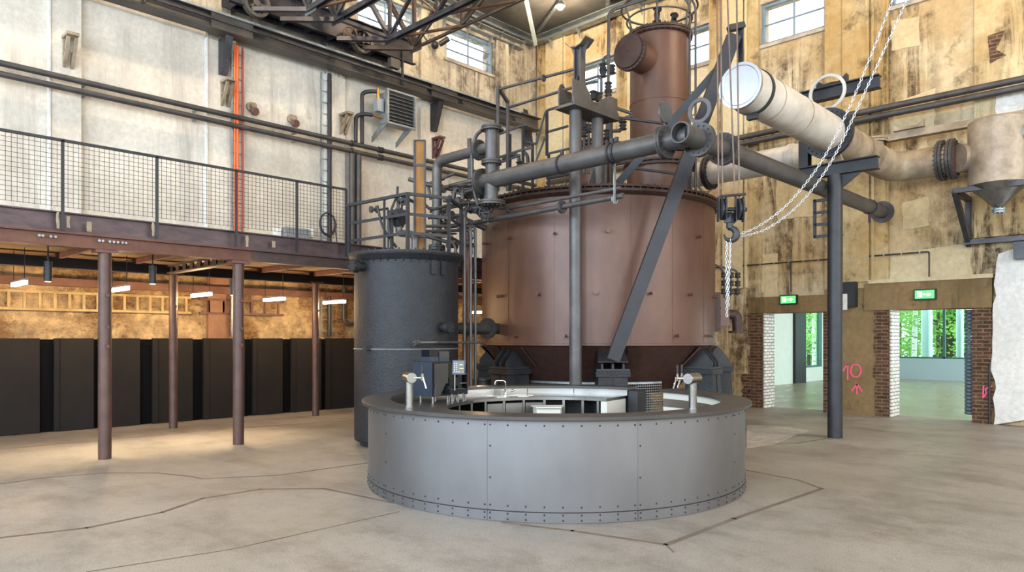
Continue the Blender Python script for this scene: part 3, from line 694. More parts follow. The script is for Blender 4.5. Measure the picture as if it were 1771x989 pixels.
# black lamp on the wall beside the window
p = OY(752, 78, 16.6); t = thing('spot_lamp', 'small black lit spot lamp beside the upper left window', 'lamp', p)
MB().sphere(p, .12).cyl(p+V(.1,-.1,.02),p+V(.3,-.3,.2),.08,12).build('spot_body', M['blackmat'], t); MB().cyl(p+V(.3,-.3,.2),p+V(.31,-.31,.209),.07,12).build('spot_lens', M['bulb'], t); MB().tube([p+V(-.1,.1,.05),p+V(-.2,.3,.3),p+V(-.2,.35,1.4)],.02,6,.1).build('spot_cable', M['blackmat'], t)
# ------------------------------------------------------------------ crane runway and travelling crane
def runway(Y, lab):
    t = thing('crane_runway', lab, 'crane rail', (6,Y,9.04))
    mb = MB().ibeam((XL+.05,Y,9.25),(18.3,Y,9.25),.36,.42,.03); s = 1 if Y > 0 else -1
    for k in range(11): x = -6+k*2.3; mb.prism([(x,Y-s*.015,9.07),(x,Y-s*.18,9.07),(x,Y-s*.18,9.11),(x,Y-s*.03,9.43),(x,Y-s*.015,9.43)],(.02,0,0))
    mb.build('runway_girder', M['runway'], t)
    MB().beam((XL+.05,Y,9.48),(18.3,Y,9.48),.07,.06).build('running_rail', M['crane'], t)
    for z, dy in ((9.40,.24),(9.22,.26)): MB().beam((XL+.05,Y-s*dy,z),(17.2,Y-s*dy,z),.05,.05).build('conductor_bar', M['galv' if z > 9.3 else 'crane'], t)
    for px in (385, 750): 
        x = OY(px, 90, Y+s*.3).x+.02 if s > 0 else 6
        if s < 0: continue
        MB().prism([(x-.09,Y-.05,9.03),(x-.09,16.875,9.03),(x-.09,16.875,8.2),(x-.09,16.76,8.2)],(.18,0,0)).build('corbel_bracket', M['crane'], t)
        rb = MB()
        for k in range(8): rb.sphere((x-.05,16.755-k*.037-.003,8.26+k*.1),.024,6,4).sphere((x+.05,16.755-k*.037-.003,8.26+k*.1),.024,6,4)
        rb.build('rivets', M['crane'], t)
        MB().box(x-.5,x+.5,Y-.2,Y-.18,9.05,9.45).build('splice_plate', M['runway'], t)
    if s > 0: MB().prism([(18.1,Y+.2,8.6),(18.1,16.98,8.6),(18.1,16.98,9.9),(18.1,Y+.35,9.5)],(.2,0,0)).build('end_bracket', M['crane'], t)
runway(16.5, 'long dark riveted crane runway girder high along the left wall')
runway(-10.9, 'crane runway girder along the near wall')
cr = thing('travelling_crane', 'dark riveted lattice travelling crane at the top left', 'crane', (10.2,16.4,9.51))
for (y, s) in ((16.4,1),(-10.9,-1)):
    mb = MB().box(7.3,12.6,y-.25,y-.22,9.72,10.3).box(7.3,12.6,y+.2,y+.23,9.72,10.3).box(7.3,12.6,y-.35,y+.3,10.3,10.33).box(7.25,12.65,y-.33,y-.2,9.69,9.72)
    for k in range(8): mb.box(7.5+k*.65,7.53+k*.65,y-.22,y+.2,9.74,10.3)
    mb.build('end_carriage', M['crane'], cr)
    rb = MB()
    for x0 in (8.9, 10.6):
        for a in range(7):
            for b in range(4): rb.sphere((x0+a*.08,y-.26,9.85+b*.1),.02,6,4)
    rb.build('rivets', M['runway'], cr)
    for wx in (7.9, 10.85):
        MB().ring((wx,y-.3,9.83),(0,1,0),.33,.25,.14,28).lathe((wx,y-.37,9.83),(0,1,0),[(.08,0),(.08,.3)],14).build('crane_wheel', M['runway'], cr)
        sp = MB()
        for k in range(5): a = k*2*PI/5; sp.beam((wx+.07*math.cos(a),y-.3,9.83+.07*math.sin(a)),(wx+.26*math.cos(a),y-.3,9.83+.26*math.sin(a)),.05,.06,(0,1,0))
        sp.build('wheel_spokes', M['runway'], cr)
p = OY(606, 60, 16.0)
MB().torus(p,(0,1,0),.2,.025,24,6).build('hand_wheel', M['crane_rust'], cr)
mb = MB()
for k in range(5): a = k*2*PI/5; mb.beam(p,p+V(.2*math.cos(a),0,.2*math.sin(a)),.025,.025)
mb.build('hand_wheel_spokes', M['crane_rust'], cr)
MB().cyl(p+V(.05,.02,0),p+V(.05,.5,0),.05,10).build('drive_shaft', M['crane'], cr)
MB().box(11.7,12.0,15.95,16.1,9.35,9.6).build('collector_box', M['runway'], cr)
MB().beam((12.2,16.1,9.2),(12.2,16.1,10.0),.05,.05).build('collector_arm', M['crane'], cr)
YT = 15.0
girders = [(8.66,'crane','galv'),(9.39,'crane','crane'),(10.96,'crane','crane'),(11.75,'crane_thin','crane_thin')]
for gx, mt, mt2 in girders:
    t = MB(); z0, z1 = 9.58, 11.35
    th = gx > 11.5
    for s in ((-.02,.02) if th else (-.06,.06)): t.beam((gx+s,YT,z0),(gx+s,-9.6,z0),.03,.06 if th else .12)
    t.beam((gx,YT,z0+.02),(gx,-9.6,z0+.02),.07 if th else .16,.02).build('bottom_chord', M[mt], cr)
    MB().beam((gx,16.3,z1),(gx,-10.8,z1),.2,.16).build('top_chord', M[mt], cr)
    k = 0; y = YT
    while y > -9.6:
        MB().beam((gx,y,z0+.06),(gx,y,z1-.08),.10,.07).build('truss_vertical', M[mt], cr)
        y2 = max(y-1.9, -9.6)
        MB().beam((gx,y,z0+.06),(gx,y2,z1-.08),.09,.06).build('truss_diagonal', M[mt], cr)
        if gx in (9.39,10.96): MB().beam((gx+.05,y2,z0+.06),(gx+.05,y,z1-.08),.05,.04).build('counter_diagonal', M['crane_rust'], cr)
        y = y2
    MB().beam((gx,YT,z0),(gx-.85,16.1,z0+.08),.12,.1).build('knee_brace', M[mt], cr)
    MB().beam((gx,YT,z0+.05),(gx,16.2,z1-.05),.14,.08).build('end_post', M[mt], cr)
    MB().prism([(gx-.012,YT+.18,z0-.1),(gx-.012,YT-.3,z0-.1),(gx-.012,YT-.3,z0+.28),(gx-.012,YT+.18,z0+.25)],(.024,0,0)).build('gusset_plate', M['galv' if mt2 == 'galv' else mt], cr)
for a, b in ((8.66,9.39),(10.96,11.75)):
    y = YT; f = True
    while y > -9:
        MB().beam((a,y,9.6),(b,y-1.9 if f else y-1.9,9.6),.07,.05).build('lacing_bar', M['crane_rust'], cr)
        MB().beam((a,y-1.9,9.62),(b,y,9.62),.05,.04).build('lacing_bar', M['crane'], cr); y -= 1.9
for z in (9.62, 11.3):
    for k, y in enumerate((YT,11.2,7.4,3.6,-.2)): MB().beam((9.39,y,z),(10.96,y,z),.1,.08).build('cross_tie', M['crane'], cr)
MB().box(8.6,11.2,4.1,5.5,11.45,11.6).box(8.8,9.8,4.2,5.3,11.6,12.1).build('trolley', M['crane'], cr)
MB().cyl((8.9,4.45,11.4),(9.6,4.45,11.4),.22,20).build('rope_drum', M['iron'], cr)
# ceiling lamps (one is in view near the far corner)
for k, (x, y, e) in enumerate(((0,0,0),(14.4,9.2,520),(14.4,2.6,600),(14.4,-3.4,480),(11.6,14.4,520),(6.2,14.4,520),(.8,14.4,480),(12.6,0.6,420),(5.5,4.5,300))):
    p = W(969, 12, 22.2) if k == 0 else V(x, y, 12.2)
    t = thing('high_bay_lamp', 'glowing round lamp under the ceiling near the far corner' if k == 0 else 'round ceiling lamp in the rows above the hall', 'lamp', p, 'ceiling lamps')
    MB().lathe(p+V(0,0,.02),(0,0,1),[(.16,0),(.12,.08),(.06,.14),(.06,ZC-p.z-.02)],18).build('lamp_reflector', M['galv'], t)
    MB().sphere(p, .1, 14, 10).build('lamp_bulb', M['bulb'], t)
    l = bpy.data.lights.new('high_bay','POINT'); l.energy = e or 170; l.color = WARM; l.shadow_soft_size = .14
    o = bpy.data.objects.new('high_bay', l); C.objects.link(o); o.location = p+V(0,0,-.26)
# ------------------------------------------------------------------ brown tank
TC = camxy(1.88, 15.89); TX, TY, TR = TC.x, TC.y, 2.55
t = thing('brown_tank', 'huge rust brown riveted steel tank with domed neck behind the round bar', 'tank', (TX,TY,.8))
MB().lathe((TX,TY,0),(0,0,1),[(TR,1.78),(TR,4.66)],96,False).build('tank_shell', M['tank'], t)
MB().lathe((TX,TY,0),(0,0,1),[(.25,.68),(1.75,.8),(TR-.03,1.77),(TR,1.78)],96,False).build('tank_cone', M['tank_dark'], t)  # same brown as the shell, its shade painted in with the darker tone
mb = MB().lathe((TX,TY,0),(0,0,1),[(TR,4.60),(TR+.02,4.60),(TR+.10,4.66),(TR+.10,4.70),(TR+.03,4.71),(TR+.03,4.73),(TR+.10,4.74),(TR+.10,4.78),(TR,4.80),(.5,4.95),(.01,4.95)],96,False,False)
mb.bolts((TX,TY,4.72),(0,0,1),TR+.07,110,.018,.16).build('tank_lid', M['tank_dark'], t)
mb = MB().lathe((TX,TY,0),(0,0,1),[(TR+.001,1.755),(TR+.02,1.76),(TR+.02,1.80),(TR+.001,1.805)],96,False,False); mb.build('bottom_band', M['tank'], t)
for a in (205,230,252,280,300,130,152,172,100):
    sm = MB().arc((TX,TY), [(TR+.001,1.81),(TR+.005,1.81),(TR+.005,4.58),(TR+.001,4.58)], a-.12, a+.12, 1)
    sm.build('weld_seam', M['tank'], t)
for (a, z) in [(x, 3.9) for x in (136,160,182,205,228,250)]+[(x, 2.75) for x in (118,142,163,187,212,236)]+[(x,1.95) for x in (125,150,176,200,224)]:
    q = polar(TC, a, TR); dq = (q-Vector((TX,TY,0))).normalized(); q.z = z
    MB().cyl(q-dq*.01, q+dq*.10, .025, 8).cyl(q+dq*.09, q+dq*.11, .035, 8).build('lifting_lug', M['tank'], t)
q = polar(TC, 174, TR+.006); ax = (q-Vector((TX,TY,0))).normalized(); sd = Vector((-ax.y,ax.x,0)); q.z = 2.33
MB().beam(q-sd*.06+V(0,0,.15),q+sd*.06+V(0,0,.15),.012,.012).beam(q-sd*.06-V(0,0,.15),q+sd*.06-V(0,0,.15),.012,.012).beam(q-sd*.06-V(0,0,.15),q-sd*.06+V(0,0,.15),.012,.012).beam(q+sd*.06-V(0,0,.15),q+sd*.06+V(0,0,.15),.012,.012).build('plate_frame', M['tank'], t)
# brackets on the cone (parts) and the pedestals under them (things)
feet = [(-53,2.4,'behind the left part of the bar'),(0,2.36,'at the foot of the diagonal strut'),(57,2.42,'behind the right beer tap'),(86,2.62,'furthest right, next to the ochre wall'),(-105,2.4,'hidden behind the tank at the left'),(150,2.4,'behind the tank'),(-150,2.4,'behind the tank on the left')]
for k, (a, R, lab) in enumerate(feet):
    psi = 180-a; q = polar(TC, psi, 1); d = (q-Vector((TX,TY,0))).normalized(); s = Vector((-d.y,d.x,0)); o = Vector((TX,TY,0))
    mb = MB()
    for e in (-.2,0,.2):
        pts = [(R-.30,1.33),(R+.26,1.33),(R+.26,1.42),(R+.02,1.72),(R-.02,1.74),(TR-.32+(R-2.4),1.5)]
        mb.prism([o+d*x+s*(e-.02)+V(0,0,z) for x, z in pts], s*.04)
    if k == 1: mb.prism([o+d*(R+.03)-s*.26+V(0,0,1.66), o+d*(R+.3)-s*.28+V(0,0,1.45), o+d*(R+.3)+s*.28+V(0,0,1.45), o+d*(R+.03)+s*.26+V(0,0,1.66)], (0,0,.02))
    mb.build('support_bracket', M['iron'], t)
    MB().prism([o+d*(R-.3)-s*.31+V(0,0,1.29), o+d*(R+.3)-s*.31+V(0,0,1.29), o+d*(R+.3)+s*.31+V(0,0,1.29), o+d*(R-.3)+s*.31+V(0,0,1.29)], (0,0,.04)).build('base_plate', M['iron'], t)
    for e in (-.42,.42): MB().prism([o+d*(TR-.03)+s*(e-.12)+V(0,0,1.73),o+d*(TR-.03)+s*(e+.12)+V(0,0,1.73),o+d*(TR-.42)+s*(e+.12)+V(0,0,1.33),o+d*(TR-.42)+s*(e-.12)+V(0,0,1.33)], d*.03).build('stiffener_plate', M['tank_dark'], t)
    mb = MB(); g = []
    for z, hw, dr in ((0,.33,.33),(1.18,.27,.27)):
        g.append([o+d*(R+x)+s*y+V(0,0,z) for x, y in ((-dr,-hw),(dr,-hw),(dr,hw),(-dr,hw))])
    mb.add(g[0]+g[1], [(3,2,1,0),(4,5,6,7)]+[(i,(i+1)%4,4+(i+1)%4,4+i) for i in range(4)])
    mb.prism([o+d*(R-.31)-s*.32+V(0,0,1.18), o+d*(R+.31)-s*.32+V(0,0,1.18), o+d*(R+.31)+s*.32+V(0,0,1.18), o+d*(R-.31)+s*.32+V(0,0,1.18)], (0,0,.105))
    mb.beam(o+d*(R+.335)+V(0,0,.02),o+d*(R+.275)+V(0,0,1.17),.012,.02)
    b = mb.build('tank_pedestal', M['tar']); tag(b, 'dark tapered pedestal under the brown tank, '+lab, 'pedestal', 'pedestals under the brown tank')
# neck, nozzle, drum, manhole: parts of the tank
NC = camxy(3.307, 16.0); NX, NY = NC.x, NC.y
mb = MB().lathe((NX,NY,0),(0,0,1),[(.72,4.85),(.72,5.66)],56,False).build('neck_base', M['tank'], t)
MB().lathe((NX,NY,0),(0,0,1),[(.72,5.66),(.80,5.66),(.80,5.70),(.74,5.71),(.74,5.73),(.80,5.74),(.80,5.78),(.65,5.79)],56,False,False).bolts((NX,NY,5.72),(0,0,1),.77,36,.016,.15).build('neck_flange', M['tank_dark'], t)
MB().lathe((NX,NY,0),(0,0,1),[(.65,5.78),(.65,8.6)],56,False).build('neck_shell', M['tank'], t)
MB().lathe((NX,NY,0),(0,0,1),[(.651,7.10),(.662,7.10),(.662,7.13),(.651,7.13)],56,False,False).build('weld_band', M['tank'], t)
MB().lathe((NX,NY,0),(0,0,1),[(.65,8.56),(.73,8.58),(.73,8.62),(.69,8.63),(.73,8.64),(.73,8.69),(.6,8.71),(.01,8.78)],56,False,False).bolts((NX,NY,8.64),(0,0,1),.70,34,.018,.16).build('neck_lid', M['tank_dark'], t)
zc = 7.98; nz = Vector((NX,NY,zc)); ax = V(-1,-.02,0)
MB().lathe(nz,ax,[(.31,.5),(.31,1.16)],36,False).build('nozzle', M['tank'], t)
MB().lathe(nz,ax,[(.31,1.12),(.39,1.12),(.39,1.16),(.37,1.165),(.39,1.17),(.39,1.21),(.345,1.22),(.345,1.27),(.01,1.275)],36,False,False).bolts(nz,ax,.365,26,.018,.14,1.165).build('nozzle_cap', M['tank_dark'], t)
DC = camxy((1031-885.5)/F*16.6, 16.6)
MB().lathe((DC.x,DC.y,0),(0,0,1),[(.37,4.85),(.37,6.35)],32,False).build('drum', M['tank'], t)
MB().lathe((DC.x,DC.y,0),(0,0,1),[(.37,6.33),(.45,6.34),(.45,6.38),(.40,6.40),(.45,6.42),(.45,6.46),(.01,6.52)],32,False,False).bolts((DC.x,DC.y,6.4),(0,0,1),.42,22,.018,.16).build('drum_lid', M['tank_dark'], t)
# manhole box and elbow on the right side
q = W(1247, 540, 15.6)
rd = Vector((q.x-TX, q.y-TY, 0)).normalized(); q0 = Vector((TX,TY,q.z))+rd*(TR-.02); sq = Vector((-rd.y,rd.x,0))
MB().prism([q0-sq*.3+V(0,0,-.42),q0+sq*.3+V(0,0,-.42),q0+sq*.3+V(0,0,.42),q0-sq*.3+V(0,0,.42)], rd*.12).bolts(q0+rd*.12,rd,.27,10,.02,.03).build('manhole_flange', M['tank_dark'], t)
MB().prism([q0+rd*.12-sq*.22+V(0,0,-.3),q0+rd*.12+sq*.22+V(0,0,-.3),q0+rd*.12+sq*.22+V(0,0,.3),q0+rd*.12-sq*.22+V(0,0,.3)], rd*.2).build('manhole_box', M['tank'], t)
e0 = q0+rd*.3+V(0,0,-.05)
MB().tube([e0,e0+rd*.22,e0+rd*.24+V(0,0,-.36)],.11,14,.2).lathe(e0+rd*.24+V(0,0,-.40),(0,0,1),[(.2,0),(.2,.04)],16).build('elbow_outlet', M['tank_dark'], t)
def valve(p, ax, s, name='valve', parent=None, lab=None, grp=None, mat='pipe_dark', wheel=True, hd=(0,0,1)):
    p = Vector(p); ax = Vector(ax).normalized(); hd = Vector(hd).normalized()
    r = thing('gate_valve', lab, 'valve', p, grp) if parent is None else parent
    MB().lathe(p-ax*s,ax,[(.55*s,0),(.55*s,.2*s),(.3*s,.22*s),(.45*s,1*s),(.3*s,1.78*s),(.55*s,1.8*s),(.55*s,2*s)],14,True,False).cyl(p,p+hd*s*1.1,.28*s,10).lathe(p+hd*s*1.0,hd,[(.45*s,0),(.45*s,.15*s)],12).build('valve_body', M[mat], r)
    if wheel:
        mb = MB().cyl(p+hd*s*1.1,p+hd*s*2.2,.09*s,8).torus(p+hd*s*2.1,hd,.75*s,.09*s,18,6)
        _, a, b = mb.frame3(hd)
        for d in (a, b, -a, -b): mb.beam(p+hd*s*2.1,p+hd*s*2.1+d*.75*s,.08*s,.08*s)
        mb.build('hand_wheel', M[mat], r)
    return r
g = q0+rd*.25+V(0,0,.32)
t2 = thing('valve_stack', 'three small dark valves with bent pipes on the right side of the brown tank', 'valves', g)
for k in range(3):
    b = g+rd*(.16*k)+sq*(.08*k)
    MB().tube([b+V(0,0,.05),b+V(0,0,.62),b-rd*.25+V(0,0,.75-.05*k)],.025,8,.15).build('bent_pipe', M['pipe_dark'], t2)
    for z in (.08,.26,.44): MB().lathe(b+V(0,0,z),(0,0,1),[(.05,0),(.07,.02),(.05,.06),(.07,.10),(.05,.12)],10).build('valve_body', M['pipe_dark'], t2)
# ------------------------------------------------------------------ strut, portal, pipes round the tank
def strut():
    t = thing('diagonal_strut', 'long dark steel strut rising from the front pedestal to upper right', 'strut', W(1060,622,13.05))
    c = [(-.12,-.09),(.12,-.09),(.12,.09),(-.12,.09)]
    a, b = W(1060,622,13.02), W(1269,62,12.75)
    MB().prof(a, b, c, FW).build('main_leg', M['iron'], t)
    MB().prof(W(1068,318,13.75), W(1243,118,12.95), [(-.07,-.06),(.07,-.06),(.07,.06),(-.07,.06)], FW).build('brace', M['iron'], t)
    MB().beam(W(1281,44,12.8), W(1281,118,12.8), .09,.03).build('hanger_flat', M['iron'], t)
    MB().prof(W(1260,50,12.76), W(1286,44,12.8), [(-.05,-.07),(.05,-.07),(.05,.07),(-.05,.07)], FW).build('head_plate', M['iron'], t)
    MB().beam(W(1170,255,13.0),W(1190,255,13.0),.12,.1).build('clamp_lug', M['iron'], t)
    MB().beam(W(1192,300,12.9)+FW*.12,W(1192,300,12.9)+FW*1.0,.08,.05).build('tie_lug', M['iron'], t)
strut()
def flg(mb, c, ax, R, r, nb=12, th=.035):
    c = Vector(c); ax = Vector(ax).normalized()
    for s in (-1, 1): mb.ring(c+ax*s*(th*.62), ax, R, r, th)
    return mb.bolts(c, ax, (R+r)/2+.01, nb, .014, th*3.6)
po = thing('pipe_portal', 'grey portal of two tubular posts with a saddle trestle above the tank', 'portal', (10.22,8.28,0))
MB().cyl((10.22,8.28,0),(10.22,8.28,6.1),.115,20).build('front_post', M['pipe'], po)
MB().cyl((10.88,8.28,4.80),(10.88,8.28,6.1),.115,20).build('rear_post', M['pipe'], po)
MB().box(9.9,11.25,8.05,8.51,6.08,6.11).box(9.9,11.25,8.05,8.08,6.11,6.22).prism([(9.9,8.08,6.11),(10.5,8.08,6.11),(10.42,8.08,6.36),(10.25,8.08,6.55),(9.9,8.08,6.55)],(0,.025,0)).prism([(10.55,8.08,6.11),(11.25,8.08,6.11),(11.25,8.08,6.5),(11.0,8.08,6.5),(10.7,8.08,6.35)],(0,.025,0)).box(9.9,11.25,8.4,8.43,6.11,6.45).box(9.9,11.25,8.08,8.4,6.11,6.13).build('saddle_beam', M['pipe'], po)
mb = MB()
for dx in (-.28,.28): mb.prism([(10.88+dx,8.27,4.80),(10.88+dx*.4,8.27,4.80),(10.88+dx*.4,8.27,5.15)],(0,.02,0))
mb.build('foot_gussets', M['pipe'], po)
hp = W(1003, 120, 13.18); px_, py_ = hp.x, 8.28
MB().ibeam((px_,py_,6.5),(px_,py_,7.25),.15,.16,.02,(0,1,0)).prism([(px_-.16,py_-.01,6.5),(px_+.16,py_-.01,6.5),(px_+.06,py_-.01,6.75),(px_-.06,py_-.01,6.75)],(0,.02,0)).build('mast', M['pipe'], po)
sad = [(-.24,.13),(-.12,.03),(0,0),(.12,.03),(.24,.13)]
mb = MB().add([V(px_+.13*e,py_+a,7.25+b+tk) for tk in (0,.02) for e in (-1,1) for a,b in sad], [(i,i+1,i+6,i+5) for i in range(4)]+[(10+i,15+i,16+i,11+i) for i in range(4)]+[(i,10+i,11+i,i+1) for i in range(4)]+[(5+i,6+i,16+i,15+i) for i in range(4)]+[(0,5,15,10),(4,14,19,9)])
mb.prism([(px_-.012,py_-.2,7.35),(px_-.012,py_,7.26),(px_-.012,py_+.2,7.35),(px_-.012,py_+.08,7.02),(px_-.012,py_-.08,7.02)],(.024,0,0)).build('saddle', M['pipe'], po)
# big grey pipe: one run along the right wall's direction, one towards that wall
PX, PY, PZ = 9.24, 5.35, 4.84
yt = OX(850, 320, PX).y
bp = thing('grey_pipe', 'thick dark grey pipe elbowing in front of the tank with an open mouth', 'pipe', (PX,PY,PZ))
MB().cyl((PX,PY,PZ),(PX,yt+.2,PZ),.15,24).build('pipe_run', M['pipe'], bp)
MB().cyl((PX-.1,PY,PZ),(17.9,PY,PZ),.15,24).build('pipe_run', M['pipe'], bp)
mb = MB().lathe((PX-.1,PY,PZ),(-1,0,0),[(.15,0),(.155,.18),(.135,.18),(.13,-.3),(.01,-.31)],24,False); mb.build('open_mouth', M['pipe_dark'], bp)
for c, ax in (((PX+.27,PY,PZ),(1,0,0)),((PX+1.0,PY,PZ),(1,0,0)),((PX,PY+.42,PZ),(0,1,0)),((PX,yt+.24,PZ),(0,1,0)),((17.9,PY,PZ),(1,0,0))):
    flg(MB(), c, ax, .25, .13, 14).build('flange', M['pipe_dark'], bp)
for px in (972, 1058, 1066): y = OX(px, 280, PX).y; MB().ring((PX,y,PZ),(0,1,0),.17,.148,.035).box(PX-.02,PX+.02,y-.03,y+.03,PZ+.16,PZ+.24).build('pipe_clamp', M['iron'], bp)
x = 17.0; MB().ring((x,PY,PZ),(1,0,0),.17,.148,.05).box(x-.02,x+.02,PY-.02,PY+.02,PZ-.35,PZ-.16).build('pipe_clamp', M['iron'], bp)
MB().ring((PX+.27,PY,PZ+.43),(1,0,.0),.19,.135,.03).box(PX+.255,PX+.285,PY-.04,PY+.04,PZ+.22,PZ+.25).build('spectacle_ring', M['pipe'], bp)
MB().cyl((PX,PY+.40,PZ+.43),(PX,PY+.43,PZ+.43),.17,28).box(PX-.04,PX+.04,PY+.40,PY+.43,PZ+.22,PZ+.28).build('blind_disc', M['pipe'], bp)
# tee with the vertical branch on it
MB().cyl((PX,yt,PZ-.42),(PX,yt,PZ),.13,20).build('tee_leg', M['pipe'], bp); flg(MB().cyl((PX,yt,PZ-.46),(PX,yt,PZ-.43),.13,20), (PX,yt,PZ-.43), (0,0,1), .26, .1, 14).build('flange', M['pipe_dark'], bp)
MB().cyl((PX,yt,PZ),(PX,yt,PZ+.95),.115,20).build('branch_pipe', M['pipe'], bp)
for z in (.33,.96): flg(MB(), (PX,yt,PZ+z), (0,0,1), .19, .05, 10).build('flange', M['pipe_dark'], bp)
MB().cyl((PX,yt+.05,PZ+.62),(PX,yt+.32,PZ+.62),.10,18).build('side_branch', M['pipe'], bp); flg(MB(), (PX,yt+.34,PZ+.62),(0,1,0), .19, .08, 10).build('flange', M['pipe_dark'], bp)
MB().tube([(PX-.06,yt+.2,PZ+.95),(PX-.06,yt+.35,PZ+.9),(PX-.06,yt+.47,PZ+.65),(PX-.06,yt+.47,PZ+.1)],.035,8,.15).build('bypass_pipe', M['pipe'], bp)
# elbow pipe down to the black tank
pe = OX(757, 283, PX+.02); pz = PZ+.62
o = thing('elbow_pipe', 'dark bent pipe dropping beside the ochre gauge board', 'pipe', (PX,pe.y,3.5))
MB().tube([(PX,yt+.38,pz),(PX,pe.y,pz),(PX,pe.y,3.42)],.10,18,.22).build('pipe_run', M['pipe'], o)
flg(MB(), (PX,pe.y,3.72),(0,0,1),.17,.09,10).build('flange', M['pipe_dark'], o)
# thin pipes across the front of the tank
def tp(name, lab, pts, r, X=None, mt='pipe', bend=.12, fl=()):
    t = thing(name, lab, 'pipe', pts[len(pts)//2]); MB().tube(pts, r, 12, bend).build('pipe_run', M[mt], t)
    for c, ax, R in fl: flg(MB(), c, ax, R, r, 8, .025).build('flange', M['pipe_dark'], t)
    return t
XA = 9.7
P_ = lambda l, X=XA: [OX(a, b, X) for a, b in l]
tp('slim_pipe', 'upper thin grey pipe crossing the brown tank front', P_([(745,366),(775,360),(806,353),(875,361),(1073,325)]), .032, fl=[(OX(880,361,XA),(0,1,0),.075)])
ends = P_([(770,392),(806,388),(1078,338)])
tp('slim_pipe', 'lower thicker grey pipe with capped end crossing the brown tank front', ends, .048, fl=[(OX(972,358,XA),(0,1,0),.11)])
for px, y0, y1, lab in ((1063,282,352,'grey strap hanging from the thick pipe right of the portal post'),(843,360,388,'short chain strap holding the thin pipes left of the tank')):
    a, b = OX(px, y0, XA-.08), OX(px, y1, XA-.08)
    mb = MB().beam(a, b, .05, .012, (0,1,0)); mb.ring(OX(px, y1-7, XA),(0,1,0),.075,.05,.03,16)
    tag(mb.build('pipe_hanger', M['galv']), lab, 'hanger')
# vertical thin pipes and valves between the tanks
for k, (px, y0, d, r, mt, lab) in enumerate(((803,375,13.35,.035,'pipe','thin vertical grey pipe between the tanks, left of three'),(814,395,13.5,.032,'pipe','thin vertical grey pipe between the tanks, middle of three'),(822,395,13.7,.028,'pipe','thin vertical grey pipe between the tanks, right of three'),(809,400,14.25,.05,'rust_orange','rusty vertical pipe behind the thin pipes between the tanks'))):
    a = W(px, y0, d); tag(MB().tube([a+V(-.0,.25 if k < 3 else 0,.05), a+V(0,0,.04) if k<3 else a, (a.x,a.y,0)], r, 10, .08).build('riser_pipe', M[mt]), lab, 'pipe')
vs_ = [(762,330,14.4),(785,345,14.3),(815,338,14.3),(845,345,14.0),(775,372,14.0),(800,350,13.95),(820,365,13.9),(838,372,13.8),(760,405,13.6),(782,425,13.5),(826,338,14.7),(812,410,14.5),(770,385,14.6)]
for k, (px, py, d) in enumerate(vs_):
    p = W(px, py, d); axs = [(0,1,0),(1,0,0),(0,1,.2),(0,0,1)][k % 4]; hds = [(0,0,1),(0,0,1),(-1,0,.3),(-.7,-.7,0)][k % 4]
    valve(p, axs, .11+.02*(k % 3), lab='small dark hand-wheel valve in the pipe cluster between the two tanks', grp='valves between the tanks', hd=hds)
cl = [([(733,352,13.2),(745,363,13.2),(776,355,13.5),(812,350,13.9),(850,352,14.0)],.03), ([(752,330,14.6),(790,318,14.6),(840,308,14.3)],.04), ([(784,345,14.2),(786,328,14.2),(800,322,14.2),(828,318,14.2)],.045),
      ([(800,345,14.1),(801,332,14.1),(812,329,14.1),(830,326,14.1)],.045), ([(808,388,13.9),(802,372,13.9),(806,361,13.9),(840,358,13.9)],.055), ([(733,391,13.1),(780,391,13.3),(800,388,13.4)],.03),
      ([(732,400,13.3),(800,398,13.5),(812,398,13.5),(816,440,13.5)],.03), ([(740,375,14.3),(792,372,14.3),(795,395,14.3)],.05), ([(735,408,13.6),(780,420,13.6),(820,425,14)],.035), ([(745,362,14.8),(800,378,14.8),(840,395,14.8)],.06),
      ([(820,330,13.6),(828,362,13.6),(850,368,13.6),(853,350,13.55)],.035), ([(786,300,15.3),(740,318,15.3),(745,345,15.3)],.035), ([(812,240,15.6),(813,345,15.6)],.05), ([(788,440,13.4),(788,425,13.4),(775,412,13.4)],.03), ([(840,338,14.6),(735,318,15),(708,310,15.2)],.05)]
for k, (pts, r) in enumerate(cl):
    tag(MB().tube([W(*q) for q in pts], r, 10, .12).build('cluster_pipe', M['pipe' if k % 2 else 'pipe_dark']), 'thin bent dark pipe in the pipe cluster between the two tanks', 'pipe', 'cluster pipes between the tanks')
tp('link_pipe', 'dark pipe with bolted flange linking the black tank to the brown tank', [W(775,568,13.3), W(860,568,14.6)], .11, mt='pipe_dark', bend=0, fl=[(W(843,568,14.35),(W(860,568,14.6)-W(775,568,13.3)),.21)])
tp('drain_rod', 'thin horizontal pipe with round end crossing the black tank front', [W(714,592,11.85), W(752,592,11.9), W(838,592,13.3)], .022, mt='pipe', bend=.1, fl=[(W(719,592,11.86),(W(838,592,13)-W(714,592,11.85)),.07)])
